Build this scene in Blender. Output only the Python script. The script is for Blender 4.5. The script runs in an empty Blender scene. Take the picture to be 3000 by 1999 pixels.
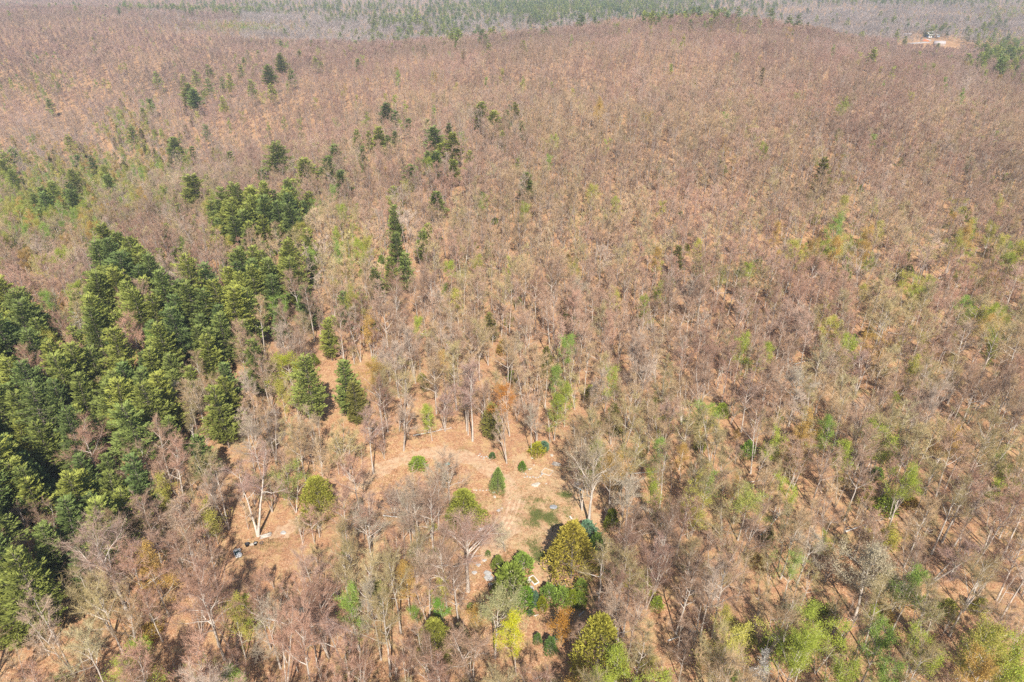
import bpy, math, random
import numpy as np
from mathutils import Vector
R_ = math.radians
# ------------------------------------------------------------------ camera, sky, sun, exposure
SC = bpy.context.scene
CAM_H, PITCH, FPX = 105.0, R_(29.0), 2000.0
cd = bpy.data.cameras.new("camera"); cam = bpy.data.objects.new("camera", cd)
SC.collection.objects.link(cam); SC.camera = cam
cd.lens = 24.0; cd.sensor_width = 36.0; cd.clip_start = 1.0; cd.clip_end = 20000.0
cam.location = (0, 0, CAM_H); cam.rotation_euler = (R_(90) - PITCH, 0, 0)
SUN_EL, SUN_AZ = R_(46), R_(172)          # sun behind the camera, a little to the right
w = bpy.data.worlds.new("World"); SC.world = w; w.use_nodes = True
nt = w.node_tree; sky = nt.nodes.new("ShaderNodeTexSky"); sky.sky_type = 'NISHITA'
sky.sun_disc = False; sky.sun_elevation = SUN_EL; sky.sun_rotation = SUN_AZ
sky.air_density = 1.0; sky.dust_density = 0.6; sky.ozone_density = 1.0
bg = nt.nodes['Background']; bg.inputs['Strength'].default_value = 0.085
nt.links.new(sky.outputs['Color'], bg.inputs['Color'])
sl = bpy.data.lights.new("sun", 'SUN'); sl.energy = 5.0; sl.angle = R_(0.5); sl.color = (1.0, 0.945, 0.85)
so = bpy.data.objects.new("sun", sl); SC.collection.objects.link(so)
sd = Vector((math.sin(SUN_AZ) * math.cos(SUN_EL), math.cos(SUN_AZ) * math.cos(SUN_EL), math.sin(SUN_EL)))
so.rotation_euler = sd.to_track_quat('Z', 'Y').to_euler(); so.location = (0, -50, 300)
SC.view_settings.view_transform = 'Standard'; SC.view_settings.look = 'None'
SC.view_settings.exposure = 0.68; SC.view_settings.gamma = 1.0
SC.cycles.use_denoising = False; SC.cycles.max_bounces = 4; SC.cycles.diffuse_bounces = 2; SC.cycles.glossy_bounces = 1
SC.cycles.transmission_bounces = 1; SC.cycles.transparent_max_bounces = 4; SC.cycles.volume_bounces = 0

rng = np.random.default_rng(11)
random.seed(5)
# ------------------------------------------------------------------ terrain
CP = [(-300,60,0),(1500,60,0),(3300,60,0),(0,120,-1),(700,120,0),(1500,115,0),(1500,160,2),(2300,120,1),(3000,120,3),
(1500,-150,0),(-4000,-100,0),(7000,-100,0),(0,250,-4),(600,250,0),(1500,250,7),(2300,250,10),(3000,250,8),
(0,440,-30),(500,450,-30),(900,420,-5),(1500,420,17),(2300,420,24),(3000,420,15),(3600,420,8),
(0,640,-26),(500,650,-24),(900,640,3),(1500,650,23),(2000,650,35),(2500,620,28),(3000,600,8),(3500,600,1),
(0,900,2),(500,900,-2),(900,900,0),(1060,950,0),(1400,950,10),(1700,950,20),(2000,900,36),(2230,870,34),(2400,850,24),(2700,780,7),(3000,750,0),(3500,800,-8),
(-400,1350,20),(0,1350,19),(400,1350,17),(640,1350,4),(900,1250,-10),(1300,1250,-18),(1700,1300,-22),(2100,1250,-18),(2400,1150,-8),(2700,1180,-2),(3000,1100,-9),(3500,1150,-8),
(-400,1800,0),(0,1800,2),(500,1800,-2),(1000,1700,-10),(1600,1700,-10),(2200,1700,-6),(2700,1700,8),(3100,1700,6),
(0,2600,2),(800,2600,0),(1500,2600,0),(2300,2600,6),(3100,2600,12),(-500,2600,0),
(0,4500,20),(1500,4500,20),(3000,4500,20),(-3000,3500,10),(6000,3500,10),(-3000,1500,10),(6000,1500,0)]
cP, sP = math.cos(PITCH), math.sin(PITCH)
CC = np.array([((px - 1500) / FPX * (y * cP - (z - CAM_H) * sP), y, z) for px, y, z in CP], float)
_c2 = 150. ** 2
_A = np.sqrt(((CC[:, None, :2] - CC[None, :, :2]) ** 2).sum(-1) + _c2)
_A = np.block([[_A - 6 * np.eye(len(CC)), np.ones((len(CC), 1))], [np.ones((1, len(CC))), np.zeros((1, 1))]])
_W = np.linalg.solve(_A, np.append(CC[:, 2], 0))
def terr(x, y):
    x = np.asarray(x, float); y = np.asarray(y, float)
    z = np.full(np.broadcast(x, y).shape, _W[-1])
    for (cx, cy, _), wt in zip(CC, _W[:-1]): z = z + wt * np.sqrt((x - cx) ** 2 + (y - cy) ** 2 + _c2)
    far = np.clip((np.hypot(x, y) - 4500) / 3000, 0, 1)
    z = z * (1 - far) + 15 * far
    r = np.hypot(x, y - 115)
    return z + (1.6*np.sin(x/61.+.4)*np.cos(y/53.) + .7*np.sin(x/17.+y/23.) + .35*np.sin(x/9.-y/11.)) * np.clip((r-35)/90, .12, 1)
def proj(x, y, z):
    zz = z - CAM_H; d = y * cP - zz * sP; u = y * sP + zz * cP
    d = np.where(d < 1, 1, d)
    return 1500 + FPX * x / d, 999.5 - FPX * u / d, d
def hit(px, py):
    """ground point seen through a point of the photograph (3000 x 1999)"""
    dx = (px - 1500) / FPX; dy = (999.5 - py) / FPX
    v = np.array([dx, cP + dy * sP, -sP + dy * cP]); t = np.geomspace(40, 7000, 900)
    f = CAM_H + v[2] * t - terr(v[0] * t, v[1] * t)
    k = np.argmax(f < 0)
    if f[k] >= 0: k = len(t) - 1
    a, b = t[max(k - 1, 0)], t[k]
    for _ in range(18):
        m = .5 * (a + b)
        if CAM_H + v[2] * m < terr(v[0] * m, v[1] * m): b = m
        else: a = m
    x, y = v[0] * b, v[1] * b
    return float(x), float(y), float(terr(x, y))
# ------------------------------------------------------------------ materials
def mat(name, rough=.85):
    m = bpy.data.materials.new(name); m.use_nodes = True
    b = m.node_tree.nodes['Principled BSDF']; b.inputs['Roughness'].default_value = rough
    b.inputs['Specular IOR Level'].default_value = .2
    return m, m.node_tree, b
def node(t, ty, **k):
    n = t.nodes.new(ty)
    for a, v in k.items(): setattr(n, a, v)
    return n
def ramp(t, fac, stops):
    r = node(t, 'ShaderNodeValToRGB'); t.links.new(fac, r.inputs[0])
    while len(r.color_ramp.elements) < len(stops): r.color_ramp.elements.new(.5)
    for e, (p, c) in zip(r.color_ramp.elements, stops): e.position = p; e.color = (*c, 1)
    return r.outputs[0]
def noise(t, scale, detail=3, rough=.55, vec=None, dist=0):
    n = node(t, 'ShaderNodeTexNoise'); n.inputs['Scale'].default_value = scale
    n.inputs['Detail'].default_value = detail; n.inputs['Roughness'].default_value = rough
    n.inputs['Distortion'].default_value = dist
    if vec is not None: t.links.new(vec, n.inputs['Vector'])
    return n.outputs[0]
def mix(t, a, b, fac, mode='MIX'):
    m = node(t, 'ShaderNodeMix', data_type='RGBA', blend_type=mode)
    for i, v in ((6, a), (7, b)):
        if isinstance(v, tuple): m.inputs[i].default_value = (*v, 1)
        else: t.links.new(v, m.inputs[i])
    if isinstance(fac, (int, float)): m.inputs[0].default_value = fac
    else: t.links.new(fac, m.inputs[0])
    return m.outputs[2]
def litter_material(name, cols, pale=None):
    m, t, b = mat(name, .9)
    pos = node(t, 'ShaderNodeNewGeometry').outputs['Position']
    vo = node(t, 'ShaderNodeTexVoronoi'); vo.inputs['Scale'].default_value = 7.5; t.links.new(pos, vo.inputs['Vector'])
    sep = node(t, 'ShaderNodeSeparateColor'); t.links.new(vo.outputs['Color'], sep.inputs[0])
    leaf = ramp(t, sep.outputs[0], cols)
    big = noise(t, .035, 4, .6, pos)
    c = mix(t, leaf, (.30, .155, .095), ramp(t, big, [(.42, (0, 0, 0)), (.7, (.55, .55, .55))]))
    mid = noise(t, .45, 5, .7, pos)
    c = mix(t, c, (.50, .35, .17), ramp(t, mid, [(.47, (0, 0, 0)), (.68, (.8, .8, .8))]))
    c = mix(t, c, (.20, .17, .06), ramp(t, noise(t, .16, 5, .7, pos), [(.56, (0, 0, 0)), (.72, (.7, .7, .7))]))
    drt = noise(t, 1.3, 4, .75, pos)
    c = mix(t, c, (.13, .08, .055), ramp(t, drt, [(.54, (0, 0, 0)), (.74, (.8, .8, .8))]))
    if pale:
        c = mix(t, c, pale, ramp(t, noise(t, .9, 4, .7, pos), [(.3, (0, 0, 0)), (.6, (.6, .6, .6))]))
    t.links.new(c, b.inputs['Base Color'])
    bp = node(t, 'ShaderNodeBump'); bp.inputs['Strength'].default_value = .7; bp.inputs['Distance'].default_value = .12
    h = noise(t, 3.0, 4, .7, pos); t.links.new(h, bp.inputs['Height']); t.links.new(bp.outputs[0], b.inputs['Normal'])
    return m
LIT = [(0, (.18, .08, .04)), (.25, (.33, .165, .085)), (.6, (.45, .24, .125)), (.85, (.56, .33, .18)), (1, (.68, .49, .32))]
M_GROUND = litter_material('leaf_litter', LIT)
M_TRACK = litter_material('trodden_earth', LIT, (.56, .41, .28))
def tinted(name, attr_mix=1.0, base=(.3, .25, .2), rough=.85, vary=.35, transl=0.):
    """colour = the plant's own tint, varied leaf by leaf"""
    m, t, b = mat(name, rough)
    at = node(t, 'ShaderNodeAttribute', attribute_type='INSTANCER', attribute_name='tint')
    c = mix(t, base, at.outputs['Color'], attr_mix)
    g = node(t, 'ShaderNodeNewGeometry')
    hs = node(t, 'ShaderNodeHueSaturation')
    mr = node(t, 'ShaderNodeMapRange'); mr.inputs[3].default_value = 1 - vary; mr.inputs[4].default_value = 1 + vary
    t.links.new(g.outputs['Random Per Island'], mr.inputs[0]); t.links.new(mr.outputs[0], hs.inputs['Value'])
    t.links.new(c, hs.inputs['Color']); t.links.new(hs.outputs[0], b.inputs['Base Color'])
    if transl:
        tr = node(t, 'ShaderNodeBsdfTranslucent'); t.links.new(hs.outputs[0], tr.inputs[0])
        ms = node(t, 'ShaderNodeMixShader'); ms.inputs[0].default_value = transl
        t.links.new(b.outputs[0], ms.inputs[1]); t.links.new(tr.outputs[0], ms.inputs[2])
        t.links.new(ms.outputs[0], t.nodes['Material Output'].inputs[0])
    return m
def bark(name, a, b_, rough=.9):
    m, t, b = mat(name, rough)
    oc = node(t, 'ShaderNodeTexCoord').outputs['Object']
    c = ramp(t, noise(t, 1.7, 4, .7, oc), [(.3, a), (.7, b_)])
    t.links.new(c, b.inputs['Base Color']); return m
M_BARK = bark('grey_bark', (.34, .285, .24), (.70, .62, .54))
M_BARKF = bark('slope_bark', (.24, .19, .165), (.50, .43, .38))
M_PBARK = bark('pine_bark', (.16, .12, .10), (.32, .27, .23))
M_WHITE = bark('bleached_wood', (.46, .43, .39), (.70, .67, .62))
M_TWIG = tinted('twigs', 1, vary=.30)
M_LEAF = tinted('young_leaves', 1, vary=.35, transl=.35)
M_NEEDLE = tinted('needles', 1, vary=.38, transl=.12)
def plain(name, col, rough=.7, var=.25, scale=3., spec=.3, metal=0):
    m, t, b = mat(name, rough); oc = node(t, 'ShaderNodeTexCoord').outputs['Object']
    lo = tuple(v * (1 - var) for v in col); hi = tuple(min(1, v * (1 + var)) for v in col)
    t.links.new(ramp(t, noise(t, scale, 4, .65, oc), [(.3, lo), (.7, hi)]), b.inputs['Base Color'])
    b.inputs['Specular IOR Level'].default_value = spec; b.inputs['Metallic'].default_value = metal
    return m
# ------------------------------------------------------------------ object helpers
def tag(o, label=None, cat=None, group=None, kind=None):
    if label: o['label'] = label
    if cat: o['category'] = cat
    if group: o['group'] = group
    if kind: o['kind'] = kind
    return o
def link(o, parent=None):
    SC.collection.objects.link(o)
    if parent is not None: o.parent = parent
    return o
def mesh_from(name, V, F, mats, mi=None, smooth=False):
    """V (n,3); F list of index arrays, each (k,3) or (k,4)"""
    me = bpy.data.meshes.new(name)
    V = np.asarray(V, np.float32); me.vertices.add(len(V)); me.vertices.foreach_set('co', V.ravel())
    F = [np.asarray(f, np.int32) for f in F if len(f)]
    lens = np.concatenate([np.full(len(f), f.shape[1], np.int32) for f in F])
    idx = np.concatenate([f.ravel() for f in F])
    me.loops.add(len(idx)); me.loops.foreach_set('vertex_index', idx)
    me.polygons.add(len(lens)); st = np.concatenate([[0], np.cumsum(lens)[:-1]]).astype(np.int32)
    me.polygons.foreach_set('loop_start', st); me.polygons.foreach_set('loop_total', lens)
    for m in mats: me.materials.append(m)
    if mi is not None: me.polygons.foreach_set('material_index', np.asarray(mi, np.int32))
    if smooth: me.polygons.foreach_set('use_smooth', np.ones(len(lens), bool))
    me.update(calc_edges=True); return me
class MB:
    """collects quads and triangles"""
    def __init__(s): s.v = []; s.q = []; s.t = []; s.n = 0
    def add(s, V, q=None, t=None):
        V = np.asarray(V, float)
        if q is not None and len(q): s.q.append(np.asarray(q) + s.n)
        if t is not None and len(t): s.t.append(np.asarray(t) + s.n)
        s.v.append(V); s.n += len(V)
    def tube(s, pts, rad, n=5):
        pts = np.asarray(pts, float); k = len(pts); rad = np.broadcast_to(rad, (k,))
        d = np.gradient(pts, axis=0); d /= np.linalg.norm(d, axis=1)[:, None] + 1e-9
        ref = np.where(np.abs(d[:, 2:3]) > .9, np.array([[1., 0, 0]]), np.array([[0, 0, 1.]]))
        a = np.cross(d, ref); a /= np.linalg.norm(a, axis=1)[:, None] + 1e-9; b = np.cross(d, a)
        th = np.arange(n) * 2 * np.pi / n
        V = pts[:, None] + rad[:, None, None] * (np.cos(th)[None, :, None] * a[:, None] + np.sin(th)[None, :, None] * b[:, None])
        i = np.arange(k - 1)[:, None] * n; j = np.arange(n)[None]; j2 = (j + 1) % n
        q = np.stack([i + j, i + j2, i + n + j2, i + n + j], -1).reshape(-1, 4)
        s.add(V.reshape(-1, 3), q)
    def tris(s, P):
        P = np.asarray(P).reshape(-1, 3); s.add(P, None, np.arange(len(P)).reshape(-1, 3))
    def box(s, c, size, rz=0, bev=0, tilt=(0, 0)):
        sx, sy, sz = [v / 2 for v in size]
        V = np.array([(x, y, z) for z in (-sz, sz) for y in (-sy, sy) for x in (-sx, sx)], float)
        V = rot(V, tilt[0], tilt[1], rz) + np.array(c)
        s.add(V, [(0, 2, 3, 1), (4, 5, 7, 6), (0, 1, 5, 4), (2, 6, 7, 3), (1, 3, 7, 5), (0, 4, 6, 2)])
    def V(s): return np.concatenate(s.v) if s.v else np.zeros((0, 3))
    def faces(s):
        return ([np.concatenate(s.q)] if s.q else []) + ([np.concatenate(s.t)] if s.t else [])
    def nf(s): return sum(len(a) for a in s.q) + sum(len(a) for a in s.t)
    def mesh(s, name, mats, smooth=False): return mesh_from(name, s.V(), s.faces(), mats, None, smooth)
    def build(s, name, m, parent=None, smooth=False, bevel=0):
        o = bpy.data.objects.new(name, s.mesh(name, [m], smooth)); link(o, parent)
        if bevel:
            b = o.modifiers.new('bevel', 'BEVEL'); b.width = bevel; b.segments = 2; b.limit_method = 'ANGLE'
        return o
def rot(V, ax, ay, az):
    ca, sa = math.cos(ax), math.sin(ax); V = V @ np.array([[1, 0, 0], [0, ca, sa], [0, -sa, ca]])
    ca, sa = math.cos(ay), math.sin(ay); V = V @ np.array([[ca, 0, -sa], [0, 1, 0], [sa, 0, ca]])
    ca, sa = math.cos(az), math.sin(az); return V @ np.array([[ca, sa, 0], [-sa, ca, 0], [0, 0, 1]])
def unit(a): return a / (np.linalg.norm(a, axis=-1, keepdims=True) + 1e-9)
def sliver(P, D, L, Wd, r):
    """thin triangles from P along D"""
    n = unit(np.cross(D, unit(r.normal(size=P.shape))))
    return np.stack([P - n * Wd[:, None] / 2, P + n * Wd[:, None] / 2, P + D * L[:, None]], 1)
def kite(P, D, L, Wd, N):
    """leaf-like quads as two triangles, flat across N"""
    s = unit(np.cross(D, N)); m = P + D * (L * .45)[:, None]; e = P + D * L[:, None]
    a = m + s * Wd[:, None] / 2; b = m - s * Wd[:, None] / 2
    return np.concatenate([np.stack([P, a, e], 1), np.stack([P, e, b], 1)])
# ------------------------------------------------------------------ plant shapes
def bare(seed, H=20., R=4.6, lo=.42, nl=13, nb=7, nt=6, nf=4, tw=.028, leaves=0, ls=.16, lean=.04, sides=5, multi=1, r0=None, up=.8):
    r = np.random.default_rng(seed); T = MB(); C = MB()
    sb, sdir, slen = [], [], []
    for st in range(multi):
        hh = H * (1 if st == 0 else r.uniform(.75, .95)); k = 9
        az = r.uniform(0, 6.28); ln = lean + (0 if multi == 1 else r.uniform(.08, .2))
        t = np.linspace(0, 1, k)
        wob = np.cumsum(r.normal(0, .012 * H, (k, 2)), 0) * t[:, None]
        trunk = np.stack([np.cos(az) * ln * H * t + wob[:, 0] * .6, np.sin(az) * ln * H * t + wob[:, 1] * .6, hh * .95 * t - .3 * (t == 0)], 1)
        rr0 = (r0 or H * .0105) * (1 if st == 0 else .75); rad = rr0 * (1 - .93 * t ** 1.1); rad[0] *= 1.35
        T.tube(trunk, rad, sides)
        nn = max(4, nl // multi)
        for i in range(nn):
            tt = lo + (.97 - lo) * ((i + r.uniform(0, .9)) / nn)
            p0 = np.array([np.interp(tt, t, trunk[:, j]) for j in range(3)])
            a = i * 2.4 + r.uniform(-.7, .7)
            q = (tt - lo) / (1 - lo); L = R * (1.25 - .62 * q) * r.uniform(.7, 1.2)
            el = r.uniform(.5, 1.0) + .3 * q
            d = np.array([math.cos(a) * math.cos(el), math.sin(a) * math.cos(el), math.sin(el)])
            pts = [p0]; m = 5
            for s_ in range(m):
                d = unit(d + r.normal(0, .17, 3) + np.array([0, 0, .10 * up])); pts.append(pts[-1] + d * L / m)
            pts = np.array(pts); lr = np.interp(tt, t, rad) * .72 + .01
            T.tube(pts, lr * (1 - .85 * np.linspace(0, 1, m + 1)), 4 if sides > 4 else 3)
            for j in range(nb):
                s_ = r.uniform(.22, 1) * m; i0 = min(int(s_), m - 1); f = s_ - i0
                b0 = pts[i0] * (1 - f) + pts[i0 + 1] * f; dd = unit(pts[i0 + 1] - pts[i0])
                bd = unit(dd + r.normal(0, .62, 3) + np.array([0, 0, .22 * up])); bl = L * r.uniform(.28, .5)
                bp = [b0]
                for _ in range(3): bd = unit(bd + r.normal(0, .2, 3) + np.array([0, 0, .08 * up])); bp.append(bp[-1] + bd * bl / 3)
                bp = np.array(bp)
                br = max(lr * (1 - .8 * s_ / m) * .6, tw * .8)
                T.tube(bp, br * np.array([1, .75, .5, .25]), 3)
                for z in range(3):
                    sb.append(bp[z]); sb.append(.5 * (bp[z] + bp[z + 1])); dz = unit(bp[z + 1] - bp[z])
                    sdir += [dz, dz]; slen += [bl, bl]
    sb = np.array(sb); sdir = np.array(sdir); slen = np.array(slen)
    k = max(1, nt // 2)
    P = np.repeat(sb, k, 0) + r.normal(0, .05, (len(sb) * k, 3)); D = unit(np.repeat(sdir, k, 0) + r.normal(0, .6, P.shape) + np.array([0, 0, .25 * up]))
    L = np.repeat(slen, k) * r.uniform(.35, .75, len(P))
    C.tris(sliver(P, D, L, np.full(len(P), tw * 1.3), r))
    E = P + D * L[:, None]
    if nf:
        P2 = np.repeat(P, nf, 0) + np.repeat(D * L[:, None], nf, 0) * r.uniform(.25, 1, (len(P) * nf, 1))
        D2 = unit(np.repeat(D, nf, 0) + r.normal(0, .65, P2.shape) + np.array([0, 0, .2 * up]))
        L2 = np.repeat(L, nf) * r.uniform(.4, .8, len(P2))
        C.tris(sliver(P2, D2, L2, np.full(len(P2), tw), r)); E = np.concatenate([E, P2 + D2 * L2[:, None]])
    if leaves:
        i = r.integers(0, len(E), leaves); p = E[i] + r.normal(0, .28, (leaves, 3))
        # leave gaps: leaves come in clumps
        cl = np.sin(p[:, 0] * 1.7 + seed) + np.sin(p[:, 1] * 1.9 + 1) + np.sin(p[:, 2] * 1.5 + 2) + r.normal(0, .8, leaves); p = p[cl > -.5]
        n = len(p); C2 = kite(p, unit(r.normal(size=(n, 3))), r.uniform(.7, 1.4, n) * ls * 1.3, r.uniform(.7, 1.3, n) * ls, unit(r.normal(size=(n, 3)) + np.array([0, -.3, .8])))
        C.tris(C2) if nf == 0 else None
        return T, C, C2
    return T, C, None
def pine(seed, H=24., R=4.3, lo=.28, wh=22, nbr=5, nc=60, ln=.72, wd=.165, ragged=.35, dead=False, sides=6, droop=0.):
    r = np.random.default_rng(seed); T = MB(); C = MB(); k = 8; t = np.linspace(0, 1, k)
    wob = np.cumsum(r.normal(0, .008 * H, (k, 2)), 0) * t[:, None]
    tr = np.stack([wob[:, 0], wob[:, 1], H * t - .3 * (t == 0)], 1); rad = H * .0115 * (1 - .95 * t); T.tube(tr, rad, sides)
    asym = r.uniform(0, 6.28); out = []
    for i in range(wh):
        tt = lo + (.985 - lo) * (i + r.uniform(-.3, .3)) / wh; tt = min(max(tt, lo), .985)
        q = (tt - lo) / (1 - lo); prof = (1 - q) ** .6 * (1 - .45 * max(0, .22 - q) / .22) + .05
        c0 = np.array([np.interp(tt, t, tr[:, j]) for j in range(3)]); a0 = r.uniform(0, 6.28)
        nb_ = nbr if q < .85 else max(3, nbr - 1)
        for b in range(nb_):
            a = a0 + b * 6.283 / nb_ + r.uniform(-.35, .35)
            L = R * prof * r.uniform(1 - ragged, 1 + ragged * .8) * (1 + .15 * math.cos(a - asym))
            if L < .25: L = .25
            el = r.uniform(-.05, .22) + .5 * q ** 2 - droop
            d = np.array([math.cos(a) * math.cos(el), math.sin(a) * math.cos(el), math.sin(el)])
            side = np.array([-math.sin(a), math.cos(a), 0])
            pts = [c0, c0 + d * L * .5 + np.array([0, 0, -.02 * L]), c0 + d * L + np.array([0, 0, .07 * L])]
            T.tube(np.array(pts), np.array([.028, .018, .008]) * (H / 20) * (1 + L * .25), 3)
            n = max(4, int(nc * (L / R) ** 1.3 + 3))
            if dead:
                n2 = n; s = r.uniform(.15, 1, n2); p = c0 + d * (L * s)[:, None]
                dd = unit(d * .5 + side * r.choice([-1, 1], n2)[:, None] * r.uniform(.3, 1, n2)[:, None] + np.array([0, 0, -.25]) + r.normal(0, .25, (n2, 3)))
                C.tris(sliver(p, dd, L * r.uniform(.15, .4, n2), np.full(n2, .05), r)); continue
            s = r.uniform(.06, 1, n) ** .8; lat = r.normal(0, .20, n) * L * (1.15 - s * .5)
            p = c0 + d * (L * s)[:, None] + side * lat[:, None] + np.array([0, 0, 1.]) * (.07 * L * s ** 2 + r.normal(0, .06, n) - .05 * np.abs(lat))[:, None]
            dd = unit(d * .9 + side * (np.sign(lat) * r.uniform(.1, 1, n))[:, None] + np.array([0, 0, .35]) + r.normal(0, .22, (n, 3)))
            nn = unit(np.array([0, 0, 1.]) + r.normal(0, .45, (n, 3)))
            C.tris(kite(p, dd, ln * r.uniform(.7, 1.25, n), wd * r.uniform(.7, 1.3, n) * 1.6, nn))
    return T, C
def cedar(seed, H=9., R=3., n=4200, ln=.38, wd=.14, top=.9, base=.03, fat=.55, lump=.22, stem=True, upn=.9):
    """dense evergreen or shrub: sprays standing out of a lumpy cone or dome"""
    r = np.random.default_rng(seed); T = MB(); C = MB()
    if stem:
        T.tube(np.array([(0, 0, -.2), (.05, 0, H * .5), (0, .05, H * .93)]), np.array([H * .018, H * .012, .02]), 5)
        for i in range(26):
            a = i * 2.4; z = H * (base + .05 + .8 * i / 26); q = z / H; L = R * (1 - q) ** fat * .8
            T.tube(np.array([(0, 0, z), (math.cos(a) * L, math.sin(a) * L, z + L * .35)]), np.array([.04, .012]), 3)
    u = r.uniform(0, 1, n) ** .8; a = r.uniform(0, 6.283, n)
    prof = np.clip(1 - u, 0, 1) ** fat * np.clip((u + .12) / .2, .55, 1)
    ph = r.uniform(0, 6.28, 6)
    lm = 1 + lump * (np.sin(3 * a + ph[0] + 5 * u) * .5 + np.sin(5 * a - 7 * u + ph[1]) * .4 + np.sin(9 * a + 19 * u + ph[2]) * .45 + np.sin(2 * a + 27 * u + ph[3]) * .35)
    lm += .10 * np.sin(14 * a + 31 * u + ph[4]); dep = 1.04 - np.abs(r.normal(0, .19, n)); rr = R * prof * lm * dep
    z = H * (base + (1 - base) * u) + r.normal(0, .12, n)
    p = np.stack([np.cos(a) * rr, np.sin(a) * rr, z], 1)
    o = np.stack([np.cos(a), np.sin(a), np.zeros(n)], 1)
    D = unit(o * .7 + np.array([0, 0, upn]) + r.normal(0, .38, (n, 3))); N = unit(o + r.normal(0, .5, (n, 3)))
    C.tris(kite(p, D, ln * r.uniform(.6, 1.3, n), wd * r.uniform(.7, 1.4, n), N))
    return T, C
# ------------------------------------------------------------------ ground
def axis(lo, hi, c, d0, g):
    a = [c]; d = d0
    while a[-1] < hi: a.append(a[-1] + d); d *= g
    b = [c]; d = d0
    while b[-1] > lo: b.append(b[-1] - d); d *= g
    return np.array(sorted(set(a + b)))
gx = axis(-9000, 9000, 0, 1.6, 1.021); gy = axis(-3000, 16000, 130, 1.6, 1.018)
X, Y = np.meshgrid(gx, gy); Z = terr(X, Y)
nx, ny = len(gx), len(gy)
i = np.arange(ny - 1)[:, None] * nx + np.arange(nx - 1)[None]
gq = np.stack([i, i + 1, i + nx + 1, i + nx], -1).reshape(-1, 4)
ground = bpy.data.objects.new('ground', mesh_from('ground', np.stack([X.ravel(), Y.ravel(), Z.ravel()], 1), [gq], [M_GROUND], None, True))
link(ground); tag(ground, 'rolling ground covered in orange brown fallen leaves', 'ground', kind='structure')
def strip(name, pix, width, m, label, lift=.05, rag=.35, world=False, kind='structure', cat='path'):
    pts = np.array([p if world else hit(*p)[:2] for p in pix], float)
    # smooth resample
    for _ in range(3):
        q = np.empty((2 * len(pts) - 2, 2)); q[0::2] = .75 * pts[:-1] + .25 * pts[1:]; q[1::2] = .25 * pts[:-1] + .75 * pts[1:]; pts = q
    d = np.concatenate([[0], np.cumsum(np.hypot(*np.diff(pts, axis=0).T))]); n = max(8, int(d[-1] / .6)); t = np.linspace(0, d[-1], n)
    P = np.stack([np.interp(t, d, pts[:, 0]), np.interp(t, d, pts[:, 1])], 1); dr = unit(np.gradient(P, axis=0)); nr = np.stack([-dr[:, 1], dr[:, 0]], 1)
    m_ = 9; w_ = np.linspace(-1, 1, m_); r = np.random.default_rng(3)
    hw = width / 2 * (1 + rag * (np.sin(t * .9) * .5 + np.sin(t * 2.3 + 1) * .3 + r.normal(0, .25, n)))
    hw *= np.clip(np.minimum(t, d[-1] - t) / (width * .7), .15, 1)
    V = P[:, None] + nr[:, None] * (w_[None] * hw[:, None])[..., None]
    z = terr(V[..., 0], V[..., 1]) + lift * (1 - .3 * np.abs(w_)[None] ** 4)
    V = np.concatenate([V, z[..., None]], -1).reshape(-1, 3)
    i = np.arange(n - 1)[:, None] * m_ + np.arange(m_ - 1)[None]
    q = np.stack([i, i + 1, i + m_ + 1, i + m_], -1).reshape(-1, 4)
    o = bpy.data.objects.new(name, mesh_from(name, V, [q], [m], None, True)); link(o); tag(o, label, cat, kind=kind); return o
M_STRAW = litter_material('straw_ground', LIT, (.50, .36, .215))
strip('clearing_floor', [(1500, 1300), (1540, 1380), (1590, 1470), (1600, 1560), (1600, 1660), (1580, 1750)], 24, M_STRAW, 'straw coloured open ground of the clearing', .03, .35, cat='ground')
strip('dirt_track', [(740, 1600), (850, 1550), (960, 1480), (1060, 1410), (1160, 1350), (1280, 1320), (1390, 1345), (1470, 1400), (1512, 1470), (1500, 1540), (1440, 1610), (1380, 1680)],
      4.2, M_TRACK, 'bare tan dirt track curving through the clearing and off among the trees', .08)
M_GRAVEL = plain('gravel_drive', (.42, .38, .36), .9, .3, .6)
# ------------------------------------------------------------------ plant library (shared meshes)
LIB = {}
def joined(name, parts):
    """one mesh with one material slot per part"""
    V, Q, Tt, mq, mt, n = [], [], [], [], [], 0; mats = []
    for k, (mb, m) in enumerate(parts):
        mats.append(m)
        if not mb.n: continue
        for q in mb.q: Q.append(q + n); mq += [k] * len(q)
        for q in mb.t: Tt.append(q + n); mt += [k] * len(q)
        V.append(mb.V()); n += mb.n
    F = ([np.concatenate(Q)] if Q else []) + ([np.concatenate(Tt)] if Tt else [])
    return mesh_from(name, np.concatenate(V), F, mats, mq + mt)
def reg(kind, T, C, C2, mT, mC, mL=None, near=True):
    if near:
        L = LIB.setdefault(kind, []); e = [('trunk', T.mesh(kind + '_trunk', [mT])), ('crown', C.mesh(kind + '_crown', [mC]))]
        if C2 is not None:
            lf = MB(); lf.tris(C2)
            if mL is not None: e = [('trunk', e[0][1]), ('crown', joined(kind + '_crown', [(C, mC), (lf, mL)]))]
        L.append(e)
    else:
        P = [(T, mT), (C, mC)]
        if C2 is not None: lf = MB(); lf.tris(C2); P.append((lf, mL))
        me = joined(kind + '_whole', P)
        LIB.setdefault(kind, []).append(me)
for s in range(9):
    T, C, _ = bare(100 + s, H=[21, 19, 22, 17, 20, 18, 15, 21, 16][s], R=[4.8, 4.2, 4.4, 3.6, 5.2, 3.9, 3.4, 4.6, 4.6][s], lo=[.42, .5, .45, .38, .36, .52, .35, .48, .3][s],
                   multi=[1, 1, 2, 1, 1, 1, 2, 1, 3][s], nl=13, nb=7, nt=6, nf=3, tw=.026); reg('bare', T, C, None, M_BARK, M_TWIG)
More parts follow.
